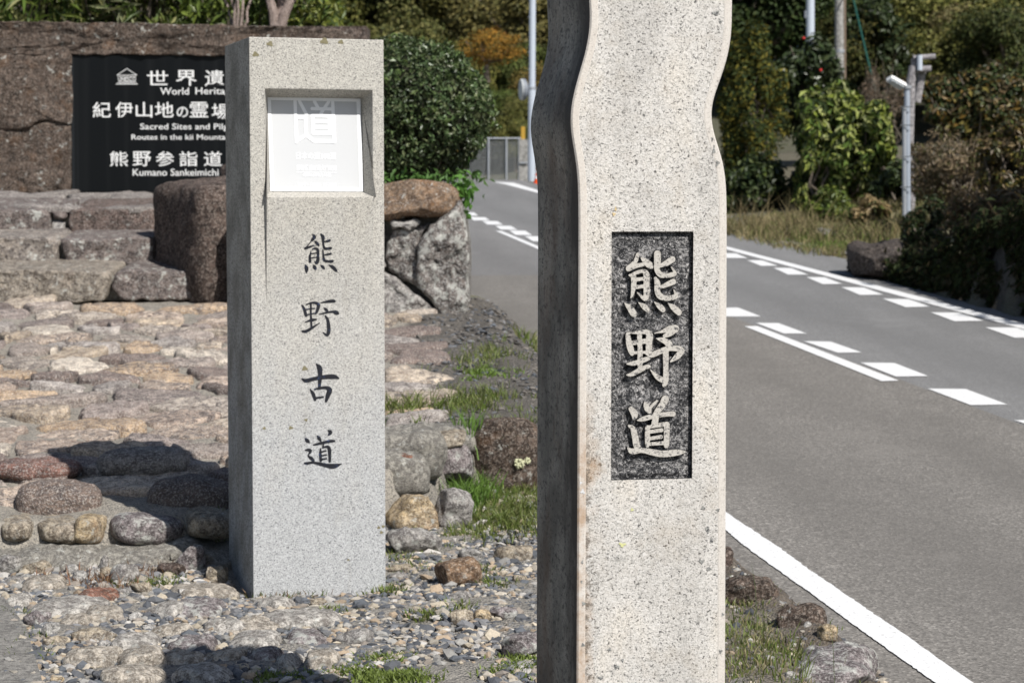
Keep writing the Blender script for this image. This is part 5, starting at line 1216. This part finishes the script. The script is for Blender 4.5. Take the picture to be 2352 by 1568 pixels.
# street lamp
LY = 21.5; lb, lt = P(2087, 560, LY), P(2083, 204, LY)
lamp = thing('street_lamp', lb, 'slim grey street lamp with a tilted white head beside the road bank', 'street lamp')
v, f = tube([lb - [0, 0, .3], lt], [.03, .028], 14); mk('pole', v, f, plain('grey_blue_paint', (.33, .37, .43), .5, .1, .1, 8), parent=lamp)
v, f = tube([P(2077, 560, LY - .03), P(2077, 245, LY - .03)], .02, 10); mk('conduit', v, f, GALV, parent=lamp)
for py in (246, 288, 360, 430, 505): v, f = tube([P(2068, py, LY - .07), P(2096, py - .5, LY - .07)], .006, 6); mk('strap', v, f, plain('dark_strap', (.08, .09, .1), .5), parent=lamp)
v, f = tube([P(2083, 204, LY), P(2083, 197, LY)], .045, 12); mk('cap', v, f, GALV, parent=lamp); v, f = tube([P(2083, 200, LY), P(2073, 199, LY)], .025, 8); mk('arm', v, f, GALV, parent=lamp)
h0, h1 = P(2075, 200, LY), P(2042, 180, LY - .1)
ax = (h1 - h0); Lh = np.linalg.norm(ax); ax /= Lh; sd = np.array([.35, -.8, .45]); sd -= ax * (sd @ ax); sd /= np.linalg.norm(sd); nn = np.cross(ax, sd)
def slab(o, L, w, t, tp=.8):
    V = []
    for k, s_ in ((0, 1.), (.08, 1.12), (.9, 1.), (1, tp)):
        for a_, b__ in ((-1, -1), (1, -1), (1, 1), (-1, 1)): V.append(o + ax * L * k + sd * w * .5 * a_ * s_ + nn * t * .5 * b__)
    F = [(0, 3, 2, 1), (12, 13, 14, 15)]
    for i in range(3):
        for j in range(4): F.append((i * 4 + j, i * 4 + (j + 1) % 4, i * 4 + 4 + (j + 1) % 4, i * 4 + 4 + j))
    return np.array(V), F
v, f = slab(h0, Lh, .085, .035); mk('lamp_head', v, f, plain('white_housing', (.82, .82, .8), .4, var=.03), parent=lamp)
v, f = slab(h0 - nn * .024 + ax * .02, Lh * .85, .06, .012); mk('lens', v, f, plain('pale_lens', (.55, .6, .65), .3, var=.03), parent=lamp)
# weathered bracket on a post behind the lamp
BY = 24.5; q = P(2097, 190, BY); qb = q.copy(); qb[2] = gz(q[0], BY)
br = thing('old_post', qb, 'weathered grey post carrying an old metal bracket, just behind the lamp head', 'post')
OLD = rockmat('weathered_zinc', (.34, .32, .33), (.42, .41, .42), (.12, .11, .12), (.6, .58, .57), sc=.8)
v, f = tube([P(2088, 330, BY), P(2092, 190, BY), P(2098, 152, BY)], .05, 10); mk('post_body', v, f, OLD, parent=br)
v, f = tube([qb - [0, 0, .1], P(2088, 330, BY)], .05, 10); mk('post_foot', v, f, OLD, parent=br)
v, f = tube([P(2120, 150, BY + .1), P(2114, 190, BY + .1), P(2106, 235, BY + .1)], .045, 10); mk('brace', v, f, OLD, parent=br)
v, f = tube([P(2112, 127, BY - .06), P(2112, 162, BY - .06)], .032, 10); mk('white_bar', v, f, WHITEP, parent=br)
v, f = tube([P(2098, 134, BY), P(2148, 130, BY)], .032, 10); mk('cross_bar', v, f, OLD, parent=br); v, f = tube([P(2098, 161, BY), P(2138, 158, BY)], .036, 10); mk('cross_bar', v, f, OLD, parent=br)
v, f = tube([P(2100, 134, BY + .02), P(2102, 162, BY + .02)], .04, 10); mk('side_plate', v, f, OLD, parent=br)

# ================================================================ SHRUBS AND BANK ON THE RIGHT
def shrub(name, label, cat_, x, y, rx, ry, Y, n, size, pal, seed, k=26, cr=.34, aspect=.5, mat=None, group=None, twigs=10, droop=.1, up=.4, dy=None, base=None, trunk=.03, shell=.5):
    c = P(x, y, Y); R = np.array([rx / FPX * Y, dy or (rx + ry) / 2 / FPX * Y, ry / FPX * Y])
    b0 = np.array([c[0], c[1], min(gz(c[0], c[1]), c[2] - R[2] * .8)])
    root = thing(name, b0, label, cat_, group)
    p, o = clumps(c, R, n, k, seed, cr, shell); m = leaves(p, size, aspect, seed, pal, up, o, droop)
    mk('foliage', m[0], m[1], mat or LEAF, parent=root, col=m[2])
    r = np.random.default_rng(seed); tips = [c + (q / np.linalg.norm(q)) * R * r.uniform(.5, .95) for q in r.normal(size=(twigs, 3)) + [0, 0, .5]]
    v, f = stems(b0 - [0, 0, .05], tips, trunk, trunk * .2, seed, 5, .07); mk('stem', v, f, BARK, parent=root)
    return root
OLIVE = [(.09, .10, .02), (.13, .125, .025), (.055, .07, .02), (.2, .16, .03)]
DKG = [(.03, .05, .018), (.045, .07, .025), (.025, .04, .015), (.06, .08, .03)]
BRN = [(.12, .085, .05), (.16, .11, .06), (.08, .08, .03), (.09, .11, .03), (.2, .14, .06), (.06, .06, .03)]
shrub('bushy_tree', 'olive yellow bushy tree directly right of the wavy post', 'tree', 1725, 270, 90, 215, 32, 12000, .09, DKG + OLIVE + [(.2, .17, .03)], 101, 46, .26, .35, mat=MATTE)
cam_ = shrub('camellia_bush', 'dark green camellia bush with small red flowers below the steel pole', 'bush', 1868, 200, 105, 130, 33, 7500, .12, DKG, 102, 40, .27, .5, mat=GLOSSY)
r = np.random.default_rng(1)
for x, y in ((1885, 161), (1846, 88)):
    c = P(x, y, 31.6); v, f = rock(c, (.022, .02, .018), 2, .35, 3, int(x), 2); mk('flower', v, f, plain('red_petal', (.55, .03, .03), .6), parent=cam_)
pale = [(.27, .31, .07), (.36, .38, .15), (.3, .34, .1), (.14, .22, .05), (.34, .36, .17), (.1, .16, .035), (.25, .3, .05)]
shrub('pale_leaf_shrub', 'bright yellow green shrub with large drooping leaves left of the street lamp', 'shrub', 1935, 330, 128, 150, 26, 8500, .13, pale + DKG[:3], 103, 42, .25, .36, droop=.7, mat=MATTE, up=.3)
shrub('pale_leaf_shrub', 'lower sprays of pale leaves at the foot of the bright shrub', 'shrub', 1875, 410, 75, 80, 25.6, 2200, .12, pale[:4] + DKG[:2], 104, 20, .28, .36, droop=.7, mat=MATTE)
shrub('dark_bush', 'dark bush with one pink flower beside the wavy post, above the dry grass', 'bush', 1735, 455, 100, 95, 26.5, 6000, .1, DKG + [(.1, .13, .03)], 105, 30, .3)
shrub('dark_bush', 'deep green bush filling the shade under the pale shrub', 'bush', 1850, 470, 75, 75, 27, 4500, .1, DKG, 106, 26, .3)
shrub('green_bush', 'low fresh green bush beside the tan dead leaves near the lamp foot', 'bush', 1905, 490, 80, 62, 24.4, 4500, .075, [(.1, .15, .025), (.13, .19, .03), (.07, .1, .02), (.17, .2, .04)], 107, 26, .3, .35)
shrub('dry_bush', 'clump of tan dead leaves left of the lamp foot', 'bush', 2000, 505, 52, 62, 23.4, 1100, .11, [(.34, .24, .12), (.4, .3, .16), (.22, .17, .08), (.12, .14, .04)], 108, 18, .32, .4, droop=.6)
shrub('dark_bush', 'dark glossy bush right behind the street lamp pole', 'bush', 2060, 470, 70, 90, 25, 4500, .1, DKG + [(.09, .12, .04)], 109, 26, .3, mat=GLOSSY)
shrub('thicket', 'brown and green bramble thicket with orange leaves at the upper right', 'bramble', 2255, 250, 150, 110, 25, 9000, .085, BRN + DKG + [(.22, .13, .03), (.2, .16, .04)], 110, 50, .25, .5, twigs=26)
shrub('thicket', 'greyish bare bramble thicket between the lamp and the right edge', 'bramble', 2190, 390, 130, 95, 22.5, 6500, .06, [(.26, .19, .12), (.2, .15, .1), (.33, .25, .16), (.1, .1, .035), (.15, .11, .07)], 111, 50, .25, .3, twigs=70, trunk=.012)
shrub('thicket', 'thicket with yellow leaves against the right edge of the photo', 'bramble', 2330, 380, 95, 120, 21, 6500, .065, BRN + [(.28, .2, .12), (.22, .16, .09)] + [(.24, .18, .04), (.16, .15, .04)], 112, 44, .26, .45, twigs=30)
shrub('thicket', 'reddish brown bramble clump on top of the shaded bank', 'bramble', 2290, 505, 125, 75, 19, 6500, .06, [(.19, .12, .065), (.15, .1, .055), (.07, .075, .025), (.12, .075, .04), (.24, .17, .1)], 113, 40, .27, .4, twigs=40, trunk=.012)
shrub('thicket', 'small dark bramble right of the foot of the lamp', 'bramble', 2130, 520, 60, 70, 19.6, 3500, .06, DKG + [(.1, .07, .04)], 114, 24, .3, .45)
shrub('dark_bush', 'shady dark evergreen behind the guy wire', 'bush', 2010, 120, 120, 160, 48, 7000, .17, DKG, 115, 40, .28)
shrub('bare_bush', 'leafless brown bush between the guy wire and the lamp head', 'bush', 2025, 215, 60, 90, 30, 900, .07, [(.2, .14, .1), (.14, .1, .07)], 116, 20, .3, .3, twigs=60, trunk=.014)
pk = P(1749, 512, 25.2); v, f = rock(pk, (.04, .04, .035), 2, .3, 3, 1, 2); mk('flower', v, f, plain('pink_petal', (.5, .05, .2), .6), parent=bpy.data.objects['dark_bush'])
rk('roadside_rock', 'big brown rock in front of the shaded bank on the right of the road', 'rock', 1968, 2110, 556, 638, 17.8, .8, rockmat('shaded_dark_rock', (.05, .04, .035), (.08, .066, .058), (.02, .017, .016), (.34, .3, .27), .0, sc=.62, speck=.4), 4., .13, 73, cut=5)
rk('roadside_rock', 'pale low rock in the dry grass behind the far road line', 'rock', 1872, 1925, 525, 562, 22.5, .4, GREYR, 3., .1, 72)
# ivy and scrub over the bank, its shade darkened into the leaf colours
r = np.random.default_rng(17); n = 44000
s_ = r.uniform(7, 17.7, n); a_ = np.where(r.random(n) < .5, r.uniform(.0, .22, n), r.uniform(.06, 2.3, n)); l_ = LR + .12 + a_
x, y = RDn[0] * s_ + RNn[0] * l_, RDn[1] * s_ + RNn[1] * l_
z = zground(x, y) + np.abs(r.normal(0, .07, n))
z += .1 * np.maximum(fbm(np.c_[x * 3, y * 3, 0 * x], 3), 0)
den = fbm(np.c_[x * 2.5, y * 2.5, z * 2.5], 23, 3) > -.6
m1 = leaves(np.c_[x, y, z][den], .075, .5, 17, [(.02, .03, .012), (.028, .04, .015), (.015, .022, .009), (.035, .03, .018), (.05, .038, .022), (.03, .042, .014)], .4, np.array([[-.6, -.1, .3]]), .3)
r = np.random.default_rng(18); n = 500
s_ = r.uniform(8, 17.0, n); l_ = LR + r.uniform(.25, 2., n); x, y = RDn[0] * s_ + RNn[0] * l_, RDn[1] * s_ + RNn[1] * l_
m2 = grass(np.c_[x, y, zground(x, y)], .3, .003, 4, BRN, .7, 5, .06)
v, f, c = cat([m1, m2]); tag(mk('undergrowth', v, f, MATTE, col=c), 'ivy and scrub coloured dark for shade, covering the roadside bank', 'undergrowth', kind='stuff')
# dry and green grass on the far shoulder
r = np.random.default_rng(19); n = 1500
y = r.uniform(20.2, 25.5, n); l_ = LR + .35 + r.uniform(0, 2.3, n) * (1 + (y - 20) * .12); x = (l_ - RNn[1] * y) / RNn[0]
k = (y - 20.5) > 2.2 * (x - P(1950, 560, 21)[0]) * 1.0
x, y = x[k], y[k]
q = fbm(np.c_[x * 1.2, y * 1.2, 0 * x], 5); hgt = .09 + .1 * np.clip(q + .3, 0, 1)
m1 = grass(np.c_[x, y, zground(x, y)], hgt, .005, 6, dry + [(.36, .3, .17), (.16, .17, .06), (.14, .16, .05)], .6, 9, .06)
pts = [onsurf(px, py, zground, 10, 40) for px, py in ((1905, 555), (1930, 552), (1880, 560), (1915, 575), (1940, 570))]
P3 = np.concatenate([p + np.random.default_rng(3).normal(0, .12, (30, 3)) * [1, 1, 0] for p in pts]); P3[:, 2] = zground(P3[:, 0], P3[:, 1])
m2 = grass(P3, .08, .006, 8, [(.12, .2, .03), (.16, .24, .05)], .5, 10, .05)
pts = np.array([onsurf(px, 545, zground, 10, 60) for px in np.linspace(1690, 1860, 18)]) + np.random.default_rng(4).normal(0, .15, (18, 3)) * [1, 1, 0]; pts[:, 2] = zground(pts[:, 0], pts[:, 1])
m3 = grass(pts, .5, .004, 9, dry, .45, 9, .07)
v, f, c = cat([m1, m2, m3]); tag(mk('roadside_grass', v, f, MATTE, col=c), 'dry tan and green grass along the far roadside', 'grass', kind='stuff')

# ================================================================ WOODED HILLSIDE
FP = {'olive': [(.105, .112, .032), (.14, .14, .045), (.075, .085, .026), (.165, .155, .055), (.055, .066, .02)], 'dark': [(.035, .05, .016), (.05, .065, .02), (.028, .038, .012), (.065, .07, .025)], 'brown': [(.12, .105, .035), (.155, .13, .042), (.085, .08, .028), (.17, .14, .05)], 'green': [(.08, .11, .03), (.1, .13, .036), (.06, .08, .023)], 'grey': [(.115, .122, .065), (.14, .147, .085), (.08, .09, .048), (.155, .15, .085)], 'orange': [(.3, .18, .04), (.36, .22, .045), (.24, .15, .035), (.15, .12, .03), (.1, .1, .03)]}  # the grey palette has distance haze put into the leaf colour
PROTO = {}
def proto(kind, seed, n=19000, k=38):
    c = np.array([0, 0, 2.3]); R = np.array([1.75, 1.75, 1.45]); p, o = clumps(c, R, n, k, seed, .3, .5)
    m = leaves(p, .105, .6, seed, FP[kind], .5, o); M1 = mesh('crown', m[0] * S, m[1], FOREST, m[2])
    r = np.random.default_rng(seed); tips = [c + q / np.linalg.norm(q) * R * .75 for q in r.normal(size=(9, 3)) + [0, 0, .3]]
    v, f = stems(np.array([0, 0, 1.1]), tips, .09, .03, seed, 4, .06); v2, f2 = tube([(0, 0, -.3), (.03, 0, .6), (0, .02, 1.15)], [.17, .13, .1], 9); v, f = join([(v, f), (v2, f2)])
    return M1, mesh('trunk', v * S, f, BARK)
for kd, sds in (('olive', (1, 2)), ('dark', (3, 4)), ('brown', (5,)), ('green', (6,)), ('grey', (8,)), ('orange', (7,))): PROTO[kd] = [proto(kd, s_ * 31 + 7, 7000 if kd == 'orange' else 19000) for s_ in sds]
LAB = {'olive': 'olive green broadleaf tree on the wooded hillside', 'dark': 'dark evergreen tree on the wooded hillside', 'brown': 'brownish green tree on the wooded hillside', 'green': 'fresh green tree on the wooded hillside', 'grey': 'olive green tree greyed with painted haze, high on the right of the hillside', 'orange': 'orange leaved tree with bare forked limbs on the hillside left of the white pole'}
def tree(kind, x, y, sc_, seed, z=None, label=None):
    r = np.random.default_rng(seed); z = gz(x, y) if z is None else z
    root = thing('hillside_tree', (x, y, z), label or LAB[kind], 'tree', None if kind == 'orange' else 'trees on the wooded hillside')
    root.scale = (sc_ * r.uniform(.9, 1.15), sc_ * r.uniform(.9, 1.15), sc_ * r.uniform(.85, 1.2)); root.rotation_euler = (0, 0, r.uniform(0, 6.28))
    if kind == 'orange': root.scale = (sc_ * 1.3, sc_ * 1.2, sc_ * .8)
    M1, M2 = PROTO[kind][r.integers(0, len(PROTO[kind]))]
    for nm, M_ in (('crown', M1), ('trunk', M2)):
        o = bpy.data.objects.new(nm, M_); COL.objects.link(o); o.parent = root
for i, (tx, ty) in enumerate(((7.1, 13.2), (6.9, 15.4), (7.7, 11.2))):
    tree('dark', tx, ty, 1.0, 900 + i, label='dark evergreen tree beyond the right edge, shading the roadside bank')
r = np.random.default_rng(2024); cnt = 0
row = 0; y = 43.
while y < 116:
    step = 2.75 + (y - 43) * .016
    half0, half1 = -.17 * y - 2, .255 * y + 2
    x = half0 + r.uniform(0, step)
    while x < half1:
        u = x / y * FPX + 1176
        ok = not ((y < 47 and 1700 < u < 2060) or (y < 50 and 960 < u < 1250))
        if y < 58 and 1210 < u < 1700: ok = False
        if y < 44 and not (u > 1150): ok = ok
        if ok:
            top = (455 - (gz(x, y) - EYE) / y * FPX)
            if top > -130:
                w = (.5, .26, .12, .12) if u < 1500 else (.2, .55, .1, .15) if u < 1990 else (.22, .16, .0, .62)
                kd = r.choice(['olive', 'dark', 'brown', 'grey' if u >= 1990 else 'green'], p=w)
                sc_ = r.uniform(.62, .95) if y < 50 else r.uniform(.85, 1.3)
                tree(kd, x + r.uniform(-.4, .4), y + r.uniform(-.5, .5), sc_, cnt); cnt += 1
        x += step * r.uniform(.8, 1.2)
    y += step * 1.0
for i, (u, y, s_) in enumerate(((1075, 46, .4), (1112, 45.5, .34), (1150, 46.5, .42), (1185, 45, .36), (1222, 46, .4), (1060, 49, .6), (1130, 50, .62), (1200, 49.5, .6), (1030, 47, .5), (1255, 48, .5))):
    tree(('olive', 'dark', 'green', 'olive', 'brown')[i % 5], (u - 1176) / FPX * y, y, s_, 700 + i)
oc = P(1118, 108, 42.5); tree('orange', oc[0], 42.5, .33, 501, z=oc[2] - 2.3 * .8 * .33)
print('hillside trees', cnt)
